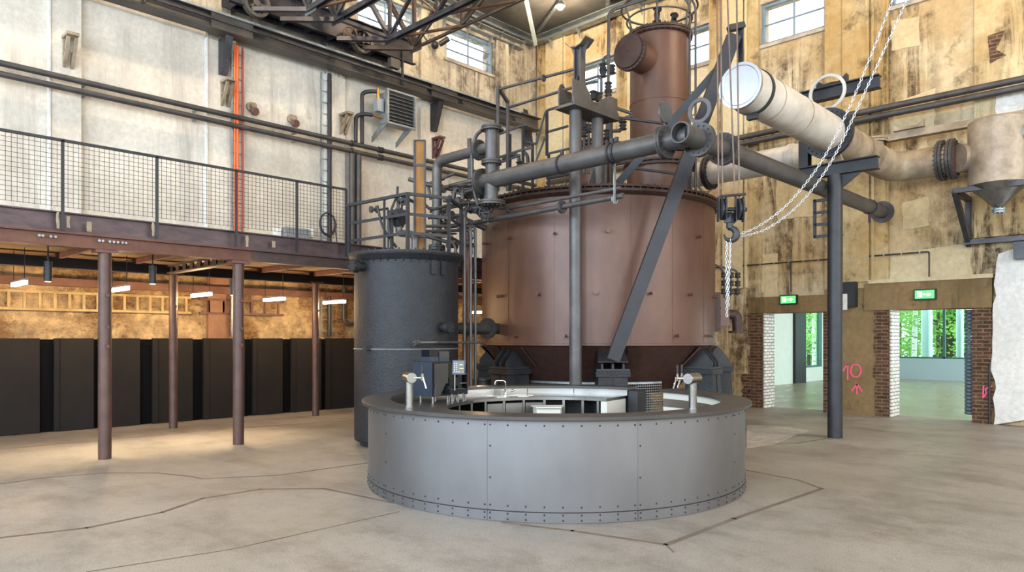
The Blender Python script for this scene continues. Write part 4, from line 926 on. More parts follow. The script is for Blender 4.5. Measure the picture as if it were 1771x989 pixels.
# ------------------------------------------------------------------ black tank
BC = camxy(-1.92, 12.98); BX, BY, BR = BC.x, BC.y, .935
t = thing('black_tank', 'tall black tarred cylindrical tank with railed top left of the brown tank', 'tank', (BX,BY,0))
MB().lathe((BX,BY,0),(0,0,1),[(BR-.1,0),(BR-.1,.10)],48).build('plinth', M['iron'], t)
MB().lathe((BX,BY,0),(0,0,1),[(BR-.01,.09),(BR,.13),(BR,3.2)],72,True).build('tank_shell', M['tar'], t)
mb = MB().lathe((BX,BY,0),(0,0,1),[(BR,3.18),(BR+.005,3.24),(BR+.09,3.34),(BR+.10,3.37),(BR+.10,3.40),(.01,3.41)],72,False,False)
for k in range(44):
    a = 2*PI*k/44; d = V(math.cos(a),math.sin(a),0); s = V(-d.y,d.x,0); o = V(BX,BY,0)
    mb.prism([o+d*BR+V(0,0,3.2)-s*.008, o+d*(BR+.095)+V(0,0,3.37)-s*.008, o+d*BR+V(0,0,3.37)-s*.008], s*.016)
mb.bolts((BX,BY,3.41),(0,0,1),BR+.05,44,.014,.05).build('tank_lid', M['tar'], t)
mb = MB().lathe((BX,BY,0),(0,0,1),[(BR+.001,1.70),(BR+.014,1.71),(BR+.001,1.725)],72,False)
mb.build('wire_band', M['galv'], t)
a = W(636,600,12.2); d = Vector((a.x-BX,a.y-BY,0)).normalized(); p = V(BX,BY,1.74)+d*(BR+.03); MB().box(p.x-.07,p.x+.07,p.y-.05,p.y+.05,1.70,1.78).build('band_clip', M['iron'], t)
def stub(px, py, r, ln, nm='stub_flange'):
    q = W(px, py, 12.2); v = ray(px); # point on the shell under this pixel
    A = v.x*v.x+v.y*v.y; B = -2*(v.x*BX+v.y*BY); Cc = BX*BX+BY*BY-BR*BR; D = B*B-4*A*Cc
    d = (-B-math.sqrt(D))/(2*A) if D > 0 else -B/(2*A)
    q = W(px, py, d); n = Vector((q.x-BX,q.y-BY,0)).normalized(); q = V(BX,BY,q.z)+n*BR
    MB().cyl(q-n*.05,q+n*ln,r*.72,20).lathe(q+n*(ln-.02),n,[(r,0),(r,.05),(r*.98,.055),(r,.06),(r,.11)],24,True,False).bolts(q+n*(ln+.09),n,r*.8,8,.014,.03).build(nm, M['tar'], t)
stub(628, 461, .115, .14); stub(765, 566, .10, .12)
for px in (748, 778):
    v = ray(px); q = W(px, 464, 12.25); n = Vector((q.x-BX,q.y-BY,0)).normalized(); s = V(-n.y,n.x,0); b = V(BX,BY,0)+n*(BR-.03)
    MB().prism([b-s*.05+V(0,0,3.0),b+s*.05+V(0,0,3.0),b+s*.05+V(0,0,3.24),b-s*.05+V(0,0,3.24)], n*.07).build('lug_plate', M['tar'], t)
v1, v2 = W(752,464,12.2), W(780,464,12.3); n = Vector((v1.x-BX,v1.y-BY,0)).normalized()
# railing on top
r_ = thing('tank_railing', 'dark flat-bar railing standing on top of the black tank', 'railing', (BX,BY,3.41))
A, B, D, E = camxy(-2.98,13.05), camxy(-1.76,12.02), camxy(-1.10,12.42), camxy(-.95,13.3)
for q in (A, B, D): MB().beam((q.x,q.y,3.4),(q.x,q.y,4.36),.05,.05).build('railing_post', M['iron'], r_)
A2 = A+(A-B).normalized()*.1
for z, nm in ((4.34,'top_rail'),(4.0,'mid_rail'),(3.68,'mid_rail')):
    for u, vv in ((A2 if z > 4.3 else A, B),(B, D),(D, E)): MB().beam((u.x,u.y,z),(vv.x,vv.y,z),.05 if z > 4.3 else .02,.05).build(nm, M['iron'], r_)
for f in (.3,.62):
    q = A.lerp(B, f)
    if f < .5: continue
    MB().beam((q.x,q.y,3.4),(q.x,q.y,4.34),.03,.03).build('railing_post', M['iron'], r_)
q = E; MB().beam((q.x,q.y,3.4),(q.x,q.y,4.36),.05,.05).build('railing_post', M['iron'], r_)
c = W(678, 425, 12.45); o = MB().tube([(c.x,c.y,3.42),c+V(-.05,.05,.5),c+V(.1,-.02,.9),c+V(.12,0,1.05)],.022,8,.3).tube([c+V(.1,0,-.02)+V(0,0,0),c+V(-.12,.12,.3),c+V(-.2,.16,.7)],.022,8,.3).build('bent_rods', M['iron']); tag(o, 'pair of bent steel rods rising inside the railing of the black tank', 'rod')
# funnel with spout
f = W(690, 370, 12.5)
t = thing('feed_hopper', 'dark square funnel with bent spout on top of the black tank', 'funnel', (f.x,f.y,3.41))
g = [[(f.x+x*h,f.y+y*h,f.z+z) for x,y in ((-1,-1),(1,-1),(1,1),(-1,1))] for h,z in ((.13,.06),(.13,-.06),(.05,-.24))]
MB().add(g[0]+g[1]+g[2], [(i,(i+1)%4,4+(i+1)%4,4+i) for i in range(4)]+[(4+i,4+(i+1)%4,8+(i+1)%4,8+i) for i in range(4)]+[(0,1,2,3),(8,9,10,11)]).build('funnel_body', M['iron'], t)
sp = W(718, 436, 12.3); MB().tube([(f.x,f.y,f.z-.22),(f.x,f.y,f.z-.34),(sp.x,sp.y,3.70),(sp.x,sp.y,3.42)],.06,14,.14).lathe((sp.x,sp.y,3.41),(0,0,1),[(.1,0),(.1,.03)],16).build('spout', M['pipe'], t)
MB().tube([(f.x+.02,f.y+.05,f.z+.06),(f.x+.02,f.y+.05,f.z+.36),(f.x+.5,f.y+.2,f.z+.3)],.03,10,.08).build('feed_pipe', M['pipe_dark'], t)
MB().cyl((f.x,f.y,f.z+.06),(f.x,f.y,f.z+.1),.06,14).build('funnel_collar', M['iron'], t)
MB().beam((f.x-.15,f.y,3.41),(f.x-.15,f.y,f.z),.04,.04).build('funnel_stay', M['iron'], t)
e = W(640, 362, 12.7); q = MB().lathe(e,(1,-.2,.1),[(.06,0),(.06,.04),(.03,.06),(.03,.10),(.065,.12),(.065,.15),(.025,.17)],14).tube([e+V(.15,-.03,0),e+V(.35,-.05,.06)],.02,8).tube([e+V(.35,-.05,.06),e+V(.36,-.05,-1.0+.02)],.018,8).build('sight_valve', M['pipe_dark']); tag(q, 'small round dark valve at the left inside the railing on the black tank', 'valve')
e = W(697, 349, 12.6); tag(MB().lathe(e,(-1,-.9,0),[(.07,0),(.07,.05),(.035,.06),(.035,.2)],14).tube([e+V(.05,.1,0),e+V(.05,.1,-.35)],.02,8).build('round_cap_fitting', M['pipe_dark']), 'round dark cap beside the funnel on the black tank', 'fitting')
# ochre gauge board
a, b = W(726, 437, 12.55), W(726, 243, 12.55); s = RT
gb = thing('gauge_board', 'tall narrow ochre board in a dark steel frame standing on the black tank', 'board', (a.x,a.y,3.41))
MB().prism([V(a.x,a.y,3.41)-s*.08,V(a.x,a.y,3.41)+s*.08,V(a.x,a.y,b.z)+s*.08,V(a.x,a.y,b.z)-s*.08], FW*.02).build('board', M['ochre'], gb)
mb = MB()
for e in (-.095,.095): mb.beam(V(a.x,a.y,3.41)+s*e, V(a.x,a.y,b.z)+s*e, .025,.06,FW)
mb.beam(V(a.x,a.y,b.z)-s*.1, V(a.x,a.y,b.z)+s*.1, .05,.02)
for z in (3.7,4.95): mb.beam(V(a.x,a.y,z)-s*.1-FW*.01, V(a.x,a.y,z)+s*.1-FW*.01, .03,.04)
mb.build('board_frame', M['iron'], gb)
# ------------------------------------------------------------------ rails and standpipes on top of the brown tank
def bars(name, lab, cat, segs, d, w=.05, mt='iron', parent_pt=None):
    t = thing(name, lab, cat, W(segs[0][0][0], segs[0][0][1], d))
    for k, sg in enumerate(segs):
        dd = sg[2] if len(sg) > 2 and isinstance(sg[2], (int, float)) else d
        pts = [W(*(q if len(q) == 3 else (q[0],q[1],dd))) for q in sg if isinstance(q, tuple)]
        mb = MB()
        for u, v in zip(pts, pts[1:]): mb.beam(u, v, w, w*.8)
        mb.build('rail_bar', M[mt], t)
    return t
bars('platform_railing', 'dark flat-bar railing on the left top of the brown tank', 'railing', [[(904.5,216),(904.5,330)],[(860,233),(900,218),(912,216)],[(860,273),(900,260),(921,255)],[(860,283),(900,268)],[(882,232),(882,330)]], 14.6)
bars('stair_handrail', 'dark sloping handrail with steps on top of the brown tank', 'railing', [[(909,244.5),(924.5,249),(929,247),(942,198),(945.7,191),(978,181)],[(946,191),(946,269)],[(921,249),(921,330)],[(948,228),(983,218)],[(947,266),(985,257)],[(926,282),(942,240)],[(949,266),(949,330)]], 14.9)
bars('platform_railing', 'dark railing between the portal and the brown neck', 'railing', [[(1057,202),(1100,207),(1150,214)],[(1057,202),(1057,330)],[(1057,246),(1092,247)],[(1090,290),(1196,304)],[(1192,300),(1192,332)]], 14.6, .055)
def stand(name, lab, paths, d, r=.035, mt='pipe_dark', knobs=()):
    t = thing(name, lab, 'pipe', W(*paths[0][0], d))
    for pts in paths: MB().tube([W(q[0],q[1],d if len(q) < 3 else q[2]) for q in pts], r, 9, .14).build('bent_pipe', M[mt], t)
    for px, py in knobs:
        p = W(px, py, d); MB().lathe(p-V(0,0,.09),(0,0,1),[(.07,0),(.09,.02),(.05,.05),(.08,.09),(.05,.13),(.09,.16),(.07,.18)],12,True,False).build('fitting', M[mt], t)
stand('standpipe', 'tall thin pipe rising left of the brown neck and curving over it', [[(1047,330),(1052,160),(1053,24),(1062,16),(1130,-6)]], 15.0, knobs=[(1052,150),(1052,165)])
stand('standpipe', 'gooseneck pipe with bulb valves in front of the upper window', [[(1043,118),(1044,100),(1053,95),(1057,100)],[(1004,142),(1036,131),(1040,136),(1040,160)],[(1010,146),(1034,141)]], 15.4, .028, knobs=[(1043,117),(1043,126),(1058,120)])
stand('standpipe', 'bent pipe with valves linking the portal to the brown neck', [[(1048,181),(1092,196)],[(1030,190),(1045,212),(1078,206),(1092,200)],[(1052,240),(1052,220),(1055,210)],[(1072,226),(1077,222),(1078,205)],[(1056,227),(1074,226)]], 14.9, .035, knobs=[(1050,232),(1077,217),(1036,168),(1026,165)])
stand('standpipe', 'slim standpipe with three bulb fittings beside the left portal post', [[(1010,190),(1010,300)],[(1018,205),(1018,300)]], 15.6, .03, knobs=[(1010,215),(1010,230),(1018,222)])
stand('standpipe', 'bent pipe behind the slender frame on the left top of the tank', [[(868,275),(890,266),(897,270),(899,290)],[(905,262),(912,268),(914,292)]], 15.0, .04, knobs=[(899,287),(914,289)])
q1 = [(861,152,14.3),(861,262,14.3),(861,330,14.3)]
t = thing('valve_stand', 'slender upright pipe frame with small hand wheel left on the tank', 'frame', W(861,330,14.3))
MB().tube([W(861,330,14.3),W(861,150,14.3)],.035,10).build('upright', M['pipe_dark'], t); MB().tube([W(878,330,14.6),W(878,176,14.6)],.035,10).build('upright', M['pipe_dark'], t)
MB().beam(W(861,150,14.3),W(879,178,14.6),.06,.06).build('head_bar', M['pipe_dark'], t)
MB().torus(W(861,225,14.3),(0,0,1),.11,.015,18,6).beam(W(861,225,14.3)-RT*.11,W(861,225,14.3)+RT*.11,.015,.015).build('hand_wheel', M['pipe_dark'], t)
for k, (a, b, c) in enumerate((((864,154,14.3),(1000,118,13.35),(940,135)),((879,186,14.6),(1000,148,13.35),(972,152)))):
    mb = MB().tube([W(*a),W(*b)],.028,9); mb.ring(W(c[0],c[1],13.7+.1*k),W(*b)-W(*a),.07,.025,.03,14)
    tag(mb.build('tie_rod', M['pipe_dark']), '%s thin rod running from the slender frame to the saddle mast' % ('upper','lower')[k], 'rod')
# hoop rails round the neck lid
t = thing('neck_railing', 'dark pipe hoops and posts round the top of the brown neck', 'railing', (NX,NY,8.72))
MB().torus((NX,NY,9.30),(0,0,1),.84,.025,40,6).build('hoop', M['pipe_dark'], t); MB().torus((NX,NY,9.02),(0,0,1),.72,.02,40,6).build('hoop', M['pipe_dark'], t)
for k in range(6):
    a = k*PI/3+.5; p = V(NX+.70*math.cos(a),NY+.70*math.sin(a),0); q = V(NX+.84*math.cos(a),NY+.84*math.sin(a),0)
    MB().tube([(p.x,p.y,8.66),(p.x,p.y,8.95),(q.x,q.y,9.3)],.022,8,.1).build('hoop_post', M['pipe_dark'], t)
for k, px in enumerate((1193, 1203)):
    MB().tube([W(px,335,15.6),W(px,10,15.6),W(px-12,-8,15.6)],.025,8,.2).build('ladder_stile', M['pipe_dark'], t)
for k in range(8): MB().beam(W(1193,320-k*40,15.6),W(1203,318-k*40,15.6),.02,.02).build('ladder_rung', M['pipe_dark'], t)
valve(V(NX-.25,NY-.1,9.05),(0,0,1),.16,lab='black valve on the lid of the brown neck, left of two',grp=None,hd=(-.5,-.5,.2),mat='iron',wheel=False)
valve(V(NX+.12,NY-.3,8.98),(0,0,1),.15,lab='black valve on the lid of the brown neck, right of two',grp=None,hd=(-.5,-.5,.2),mat='iron',wheel=False)
# cluttered edge: short standing bolts
for px, py, d in ((893,322,15),(940,318,15),(975,316,14.8),(1012,318,14.6),(1075,318,14.6)):
    p = W(px, py, d); p.z = 4.82
    tag(MB().box(p.x-.18,p.x+.18,p.y-.1,p.y+.1,4.80,4.9).cyl(p+V(.05,0,.08),p+V(.05,0,.3),.02,8).cyl(p+V(-.1,0,.08),p+V(-.1,0,.24),.02,8).build('bolted_block', M['tank_dark']), 'small rusty bolted block on the rim of the brown tank lid', 'block', 'bolted blocks on the tank lid')
# ------------------------------------------------------------------ white clad pipe, its trestle, hopper
QY, QZ = 5.05, 5.745
xn = OY(1280, 147, QY).x; XE = 17.55; R = .335
wp = thing('white_pipe', 'thick off-white clad pipe with flat metal cap pointing at the camera', 'pipe', (xn,QY,QZ))
xf = 13.72
MB().cyl((xn,QY,QZ),(xf,QY,QZ),R,48).build('cladding', M['clad'], wp)
MB().tube([(xf,QY,QZ),(XE,QY,QZ),(XE,3.95,QZ)],R*.97,40,.55,seg=8).build('cladding', M['clad_old'], wp)
MB().lathe((xn,QY,QZ),(-1,0,0),[(R+.012,-.04),(R+.012,.012),(R-.03,.012),(R-.04,.006),(.01,.006)],48,False,False).build('end_cap', M['cap'], wp)
x = xn+.42; MB().ring((x,QY,QZ),(1,0,0),R+.02,R-.005,.07,40).box(x-.05,x+.05,QY-.08,QY+.08,QZ-R-.09,QZ-R+.01).build('pipe_strap', M['iron'], wp)
flg(MB(), (xf,QY,QZ),(1,0,0),R+.13,R-.02,26,.05).build('flange', M['iron'], wp)
MB().ring((xf-.02,QY,QZ+R+.13+.30),(1,0,0),.34,.285,.03,40).box(xf-.035,xf-.005,QY-.06,QY+.06,QZ+R+.10,QZ+R+.16).build('spectacle_ring', M['clad'], wp)
for x in (xn+.9, 12.2, 15.3): MB().ring((x,QY,QZ),(1,0,0),R+.006,R-.01,.02,40).build('cladding_joint', M['clad_old'], wp)
st = OX(1553, 262, XE); MB().cyl((XE-.15,st.y+.45,QZ+.2),(XE-.15,st.y+.45,QZ+.62),.2,20).lathe((XE-.15,st.y+.45,QZ+.6),(0,0,1),[(.28,0),(.28,.04),(.26,.05),(.28,.06),(.28,.1),(.01,.1)],24,False,False).build('top_stub', M['clad_old'], wp)
for y in (4.05,3.85): flg(MB(), (XE,y,QZ),(0,1,0),R+.1,R-.03,24,.05).build('flange', M['pipe_dark'], wp)
MB().lathe((XE,3.8,QZ),(0,1,0),[(R-.02,0),(R-.02,.3)],32).build('flange_neck', M['rust'], wp)
tr_ = thing('pipe_trestle', 'dark steel trestle on one round post carrying the white pipe', 'trestle', (14.09,QY,0))
MB().lathe((14.09,QY,0),(0,0,1),[(.135,0),(.135,5.02)],24).build('round_post', M['iron'], tr_)
MB().ibeam((14.09,5.72,5.14),(14.09,4.28,5.14),.2,.24,.022).prism([(14.08,QY-.13,5.02),(14.08,QY-.5,5.02),(14.08,QY-.13,4.75)],(.02,0,0)).build('lower_beam', M['iron'], tr_)
MB().ibeam((14.09,5.62,5.26),(14.09,5.62,6.5),.18,.2,.02,(1,0,0)).build('upright', M['iron'], tr_)
MB().ibeam((14.09,5.75,6.62),(14.09,4.25,6.62),.2,.24,.022).build('upper_beam', M['iron'], tr_)
def saddle(mb, c, along, hw, t=.14, h=.16):
    pts = [(-hw,h),(-hw*.5,h*.3),(0,.06),(hw*.5,h*.3),(hw,h),(hw,0),(-hw,0)]
    a = Vector(along).normalized(); o = V(0,0,1).cross(a)
    return mb.prism([c+a*x+o*(-t/2)+V(0,0,z) for x, z in pts], o*t)
saddle(MB(), V(14.09,QY+.05,6.74), (0,1,0), .28).build('saddle', M['iron'], tr_)
MB().prism([(14.04,QY-.16,5.26),(14.04,QY+.16,5.26),(14.04,QY+.1,QZ-R+.01),(14.04,QY-.1,QZ-R+.01)],(.1,0,0)).build('pipe_rest', M['clad_old'], tr_)
t = thing('step_rack', 'small dark rung rack fixed left of the round trestle post', 'ladder', (14.09,5.3,3.9))
a, b = OX(1409,345,14.09), OX(1409,412,14.09); 
MB().beam((14.09,a.y,b.z),(14.09,a.y,a.z),.05,.05).build('stile', M['iron'], t)
for k in range(4): z = b.z+.03+(a.z-b.z-.06)*k/3; MB().beam((14.09,a.y,z),(14.09,QY+.13,z),.05,.05).build('rung', M['iron'], t)
# second white pipe behind
bx_ = 16.2; b0, b1 = OX(1200,293,bx_), OX(1380,272,bx_); zb = 6.03
w2 = thing('rear_white_pipe', 'off-white clad pipe running behind the brown tank neck along the right wall', 'pipe', (bx_,b0.y,zb))
MB().cyl((bx_,b0.y+1.5,zb),(bx_,b1.y,zb),.30,36).build('cladding', M['clad'], w2)
yfl = OX(1228,290,bx_).y; flg(MB(), (bx_,yfl,zb),(0,1,0),.42,.29,20,.05).build('flange', M['iron'], w2)
MB().lathe((bx_,b1.y+.2,zb),(0,-1,0),[(.302,0),(.33,.02),(.33,.10),(.30,.2),(.2,.3),(.01,.33)],36,False).build('dished_end', M['clad'], w2)
for y in (yfl+1.2,):
    MB().ibeam((bx_,y,0),(bx_,y,zb-.29),.16,.16,.02,(0,1,0)).build('pipe_leg', M['iron'], w2)
for e in (.55,-.1): MB().torus((bx_,yfl+.15,zb+e*.0),(0,1,0.0),.46+.06*e,.015,32,5).build('guard_hoop', M['galv'], w2)
# hopper
HX, HY = 17.75, OX(1727, 300, 17.75).y
hp_ = thing('dust_hopper', 'grimy grey sheet metal hopper with pointed cone on the right wall', 'hopper', (HX,HY,4.55))
hr = .55
MB().lathe((HX,HY,0),(0,0,1),[(hr,5.10),(hr,6.42),(hr-.05,6.46),(.01,6.50)],48,False).build('hopper_shell', M['hopper'], hp_)
MB().lathe((HX,HY,0),(0,0,1),[(.06,4.62),(hr,5.10)],48,False).build('hopper_cone', M['hopper_cone'], hp_)
MB().lathe((HX,HY,0),(0,0,1),[(.13,4.52),(.13,4.55),(.11,4.56),(.13,4.57),(.13,4.60),(.06,4.63)],18,True,False).bolts((HX,HY,4.56),(0,0,1),.11,8,.016,.12).build('outlet_flange', M['galv'], hp_)
MB().cyl((HX,HY+.5,QZ),(XE,3.75,QZ),.3,28).build('inlet', M['hopper'], hp_)
MB().lathe((HX-.13,HY-.50,6.05),(-.25,-.97,0),[(.2,-.06),(.2,.06),(.01,.06)],24,False,False).build('inspection_hatch', M['galv'], hp_)
MB().lathe((HX+.2,HY+.25,6.44),(0,0,1),[(.1,0),(.16,.02),(.16,.09),(.1,.1)],18).build('top_collar', M['rust'], hp_)
hb = thing('hopper_bracket', 'black steel wall bracket beneath the hopper', 'bracket', (18.0,HY,4.0))
yb = OX(1672,330,17.6).y
mb = MB().beam((17.4,HY+.72,5.02),(18.69,HY+.72,5.02),.1,.12).beam((17.4,HY+.72,5.02),(18.69,HY+.72,4.0),.1,.12)
mb.build('side_truss', M['crane'], hb); MB().beam((17.45,HY-.78,5.02),(18.69,HY-.78,5.02),.1,.12).beam((17.4,HY-.78,5.02),(18.69,HY-.78,4.0),.1,.12).build('side_truss', M['crane'], hb)
MB().beam((18.6,HY+.8,4.05),(18.6,HY-1.6,4.05),.12,.1).beam((18.62,HY+.72,4.05),(18.62,HY+.72,5.02),.1,.1).build('wall_beam', M['crane'], hb)
MB().beam((17.42,HY+.72,5.03),(17.42,HY-.78,5.03),.1,.1).build('front_beam', M['crane'], hb)
tag(MB().box(18.4,18.695,HY-.75,HY-.15,3.6,3.96).build('wall_shoe', M['crane']), 'short black beam stub in the wall below the hopper bracket', 'beam stub')
# rusty angle with saddle along the right wall
a, b = OX(1507,247,18.2), OX(1764,200,18.2)
o = thing('rusty_angle', 'rusty angle beam with curved saddle on the right wall behind the hopper', 'beam', (18.2,(a.y+b.y)/2,a.z))
MB().prof((18.2,a.y,6.62),(18.2,b.y-.4,6.62),[(-.1,-.1),(.1,-.1),(.1,-.07),(-.07,-.07),(-.07,.1),(-.1,.1)]).build('angle', M['clad_old'], o)
for y in (a.y-.1, b.y-.2): MB().box(18.2,18.695,y-.05,y+.05,6.5,6.6).build('wall_anchor', M['rust'], o)
saddle(MB(), V(18.2,OX(1572,230,18.2).y,6.73), (0,1,0), .32).build('saddle', M['clad_old'], o)
# ------------------------------------------------------------------ fittings on the right wall
def exitsign(px, py, lab, drop):
    p = OX(px, py, XR-.12); x = XR-.1; y, z = p.y, p.z
    t = thing('exit_sign', lab, 'exit sign', (x,y,z), 'green exit signs'); hw, hh = .2, .095
    MB().box(x-.02,XR-.03,y-hw-.03,y+hw+.03,z-hh-.03,z+hh+.03).build('sign_housing', M['blackmat'], t)
    f = x-.024
    MB().box(f-.002,x-.0195,y-hw,y+hw,z-hh,z+hh).build('sign_face', M['exit_green'], t)
    mb = MB(); g = f-.006
    yl = y+.11   # running figure, doorway and arrow; +Y is to the viewer's left
    def rect(c0, c1, z0, z1): mb.box(g,f-.0021,min(c0,c1),max(c0,c1),z0,z1)
    rect(y+.15,y+.05,z-.06,z+.065)
    rect(y+.03,y-.06,z-.016,z+.016); mb.prism([(g,y-.06,z+.05),(g,y-.06,z-.05),(g,y-.15,z)],(.0039,0,0))
    mb.build('pictogram', M['exit_white'], t)
    mb = MB(); h = g-.004
    mb.cyl((h,y+.095,z+.04),(h+.0039,y+.095,z+.04),.011,10)
    for (a, b, c, d) in ((.10,.028,.11,-.005),(.11,-.005,.085,-.02),(.085,-.02,.095,-.05),(.11,-.005,.125,-.03),(.125,-.03,.145,-.03),(.10,.025,.075,.01),(.10,.025,.13,.01)):
        mb.beam((h+.002,y+a,z+b),(h+.002,y+c,z+d),.003,.014,(1,0,0))
    mb.build('running_figure', M['exit_green'], t)
    MB().tube([(XR-.05,y,z+hh+.03),(XR-.05,y,z+drop)],.012,6).build('sign_cable', M['blackmat'], t)
exitsign(1363, 518, 'lit green exit sign above the doorway left of the round trestle post', .12); exitsign(1599, 509, 'lit green exit sign above the doorway beside the white wall', .14)
cd = [OX(a, b, XR-.03) for a, b in ((1236,463),(1607,435),(1607,482))]; cd[0].z = cd[1].z = (cd[0].z+cd[1].z)/2
t = thing('wall_conduit', 'thin black conduit running level across the right wall above the doorways', 'conduit', cd[1])
MB().tube(cd,.018,8,.05).build('conduit_run', M['blackmat'], t)
y = OX(1368,460,XR-.03).y; MB().tube([(XR-.03,y,cd[0].z),(XR-.03,y,OX(1368,505,XR-.03).z)],.018,8).build('conduit_drop', M['blackmat'], t)
mb = MB()
for k in range(14): yy = cd[0].y+(cd[1].y-cd[0].y)*(k+.5)/14; mb.box(XR-.055,XR-.001,yy-.015,yy+.015,cd[0].z-.025,cd[0].z+.025)
mb.build('conduit_clips', M['galv'], t)
a, b = OX(1711,628,XR-.1), OX(1711,733,XR-.1); mb = MB().tube([(XR-.09,a.y,a.z),(XR-.09,a.y,.02)],.022,8)
for z in (.25,.7,1.15): mb.box(XR-.12,XR-.02,a.y-.03,a.y+.03,z,z+.03)
tag(mb.build('floor_conduit', M['blackmat']), 'short upright black conduit on the wall right of the right doorway', 'conduit')
a, b = OX(1458,488,XR-.2), OX(1479,530,XR-.2)
tag(MB().box(XR-.22,XR-.001,min(a.y,b.y),max(a.y,b.y),b.z,a.z).build('wall_speaker', M['blackmat']), 'black box on the pilaster right of the round trestle post', 'box')
p = OX(1461,522,XR-.25); tag(MB().box(XR-.27,XR-.221,p.y-.05,p.y+.05,p.z-.2,p.z+.2).build('white_strip_box', M['whitewash']), 'narrow white box on the side of the black wall box', 'box')
def chalk(name, lab, strokes, X, r=.018):
    mb = MB()
    for s in strokes:
        q = [OX(a, b, X) for a, b in s]
        for u, v in zip(q, q[1:]): mb.beam(u, v, .006, r*2, (1,0,0)) if False else mb.beam(u, v, r*2, .006, (1,0,0))
    tag(mb.build(name, M['pink']), lab, 'chalk mark')
ov = [(1480+9*math.cos(k*PI/8), 641+11*math.sin(k*PI/8)) for k in range(17)]
chalk('chalk_mark', 'pink sprayed number ten on the pilaster between the doorways', [[(1457,642),(1466,629),(1466,657)], ov], XR-.006)
chalk('chalk_mark', 'small pink sprayed arrow below the pink number on the pilaster', [[(1482,682),(1482,664)],[(1473,676),(1482,664),(1491,677)]], XR-.006)
chalk('chalk_mark', 'pink scribble on the brick pier beside the upright conduit', [[(1701,667),(1700,688),(1706,680),(1704,672),(1716,668)]], XR-.028, .014)
# ------------------------------------------------------------------ crane hook with ropes and chains
hx, hy = W(1262,370,9.9).x, W(1262,370,9.9).y
hk = thing('hook_block', 'black crane hook block with two sheaves hanging over the bar', 'hook block', (hx,hy,3.3))
pl, pr_ = W(1246,362,9.9), W(1276,362,9.9)
for c in (pl, pr_):
    MB().ring(c,RT,.15,.03,.02,28).ring(c+RT*.045,RT,.15,.03,.02,28).ring(c+RT*.022,RT,.12,.03,.03,28).build('sheave', M['iron'], hk)
    MB().beam(c+RT*-.03+V(0,0,-.17),c+RT*-.03+V(0,0,.17),.1,.015,RT).beam(c+RT*.075+V(0,0,-.17),c+RT*.075+V(0,0,.17),.1,.015,RT).build('cheek_plate', M['iron'], hk)
MB().cyl(pl-RT*.05,pr_+RT*.12,.03,12).cyl(W(1245,352,9.85)+V(0,0,.1),W(1290,348,9.85)+V(0,0,.1),.018,8).build('axle', M['iron'], hk)
ck = W(1262,372,9.9)
MB().box(ck.x-.07,ck.x+.07,ck.y-.05,ck.y+.05,ck.z-.11,ck.z+.03).cyl(ck+V(0,0,-.18),ck+V(0,0,-.1),.045,12).build('cross_head', M['iron'], hk)
hc = W(1263,405,9.9); pts = []; vs, rr = [], []
for k in range(15):
    a = math.radians(105-k*285/14); pts.append(hc+RT*(.085*math.cos(a))+V(0,0,.085*math.sin(a)))
mb = MB(); n_ = 10; rings = []
rads = [.03+.022*math.sin(PI*min(1,k/11)) if k < 12 else .03-.008*(k-11) for k in range(15)]
for k, p in enumerate(pts):
    tt = (pts[min(k+1,14)]-pts[max(k-1,0)]).normalized(); u = FW; sd = tt.cross(u).normalized()
    rings.append([p+(u*math.cos(2*PI*j/n_)+sd*math.sin(2*PI*j/n_))*max(.006,rads[k]) for j in range(n_)])
mb.add([v for r in rings for v in r], [(i*n_+j,i*n_+(j+1)%n_,(i+1)*n_+(j+1)%n_,(i+1)*n_+j) for i in range(14) for j in range(n_)]+[tuple(range(n_)),tuple(range(14*n_,15*n_))], True)
mb.cyl(hc+V(-.02,0,.07),ck+V(0,0,-.15),.032,12).build('hook', M['iron'], hk)
for k, (px0, px1, lab) in enumerate(((1243,1240,'first wire rope from the left above the hook block'),(1250,1246,'second wire rope from the left above the hook block'),(1272,1258,'second wire rope from the right above the hook block'),(1279,1274,'first wire rope from the right above the hook block'))):
    a = W(px0,365,9.9); b = W(px1,-6,9.9); d = (b-a); e = a+d*((11.38-a.z)/d.z)
    tag(MB().cyl(a,e,.012,8).build('wire_rope', M['rope']), lab, 'rope')
def chain(name, lab, pts, lk=.045, wr=.0055, bend=True):
    mb = MB(); P = [Vector(p) for p in pts]
    # Catmull-Rom through the points
    Q = []
    for i in range(len(P)-1):
        p0, p1, p2, p3 = P[max(i-1,0)], P[i], P[i+1], P[min(i+2,len(P)-1)]
        for k in range(20):
            t = k/20; Q.append(.5*((2*p1)+(p2-p0)*t+(2*p0-5*p1+4*p2-p3)*t*t+(3*p1-p0-3*p2+p3)*t**3))
    Q.append(P[-1]); acc, nxt, k = 0, 0, 0
    for a, b in zip(Q, Q[1:]):
        L = (b-a).length
        while nxt < acc+L:
            p = a.lerp(b, (nxt-acc)/L); tdir = (b-a).normalized(); sd = tdir.cross(FW).normalized(); ax = FW if k % 2 else sd
            mb.torus(p, ax, lk*.33, wr, 8, 4, 1.0, tdir) if False else None
            _, u1, u2 = mb.frame3(ax, tdir)
            n, m = 10, 4; vv = []
            for i in range(n):
                an = 2*PI*i/n; c = p+u2*(lk*.62*math.sin(an))+u1*(lk*.30*math.cos(an)); dd = (u2*math.sin(an)+u1*math.cos(an)).normalized()
                for j in range(m): be = 2*PI*j/m; vv.append(c+dd*wr*math.cos(be)+ax*wr*math.sin(be))
            mb.add(vv, [(i*m+j,((i+1)%n)*m+j,((i+1)%n)*m+(j+1)%m,i*m+(j+1)%m) for i in range(n) for j in range(m)], True)
            nxt += lk*.95; k += 1
        acc += L
    tag(mb.build(name, M['chain']), lab, 'chain')
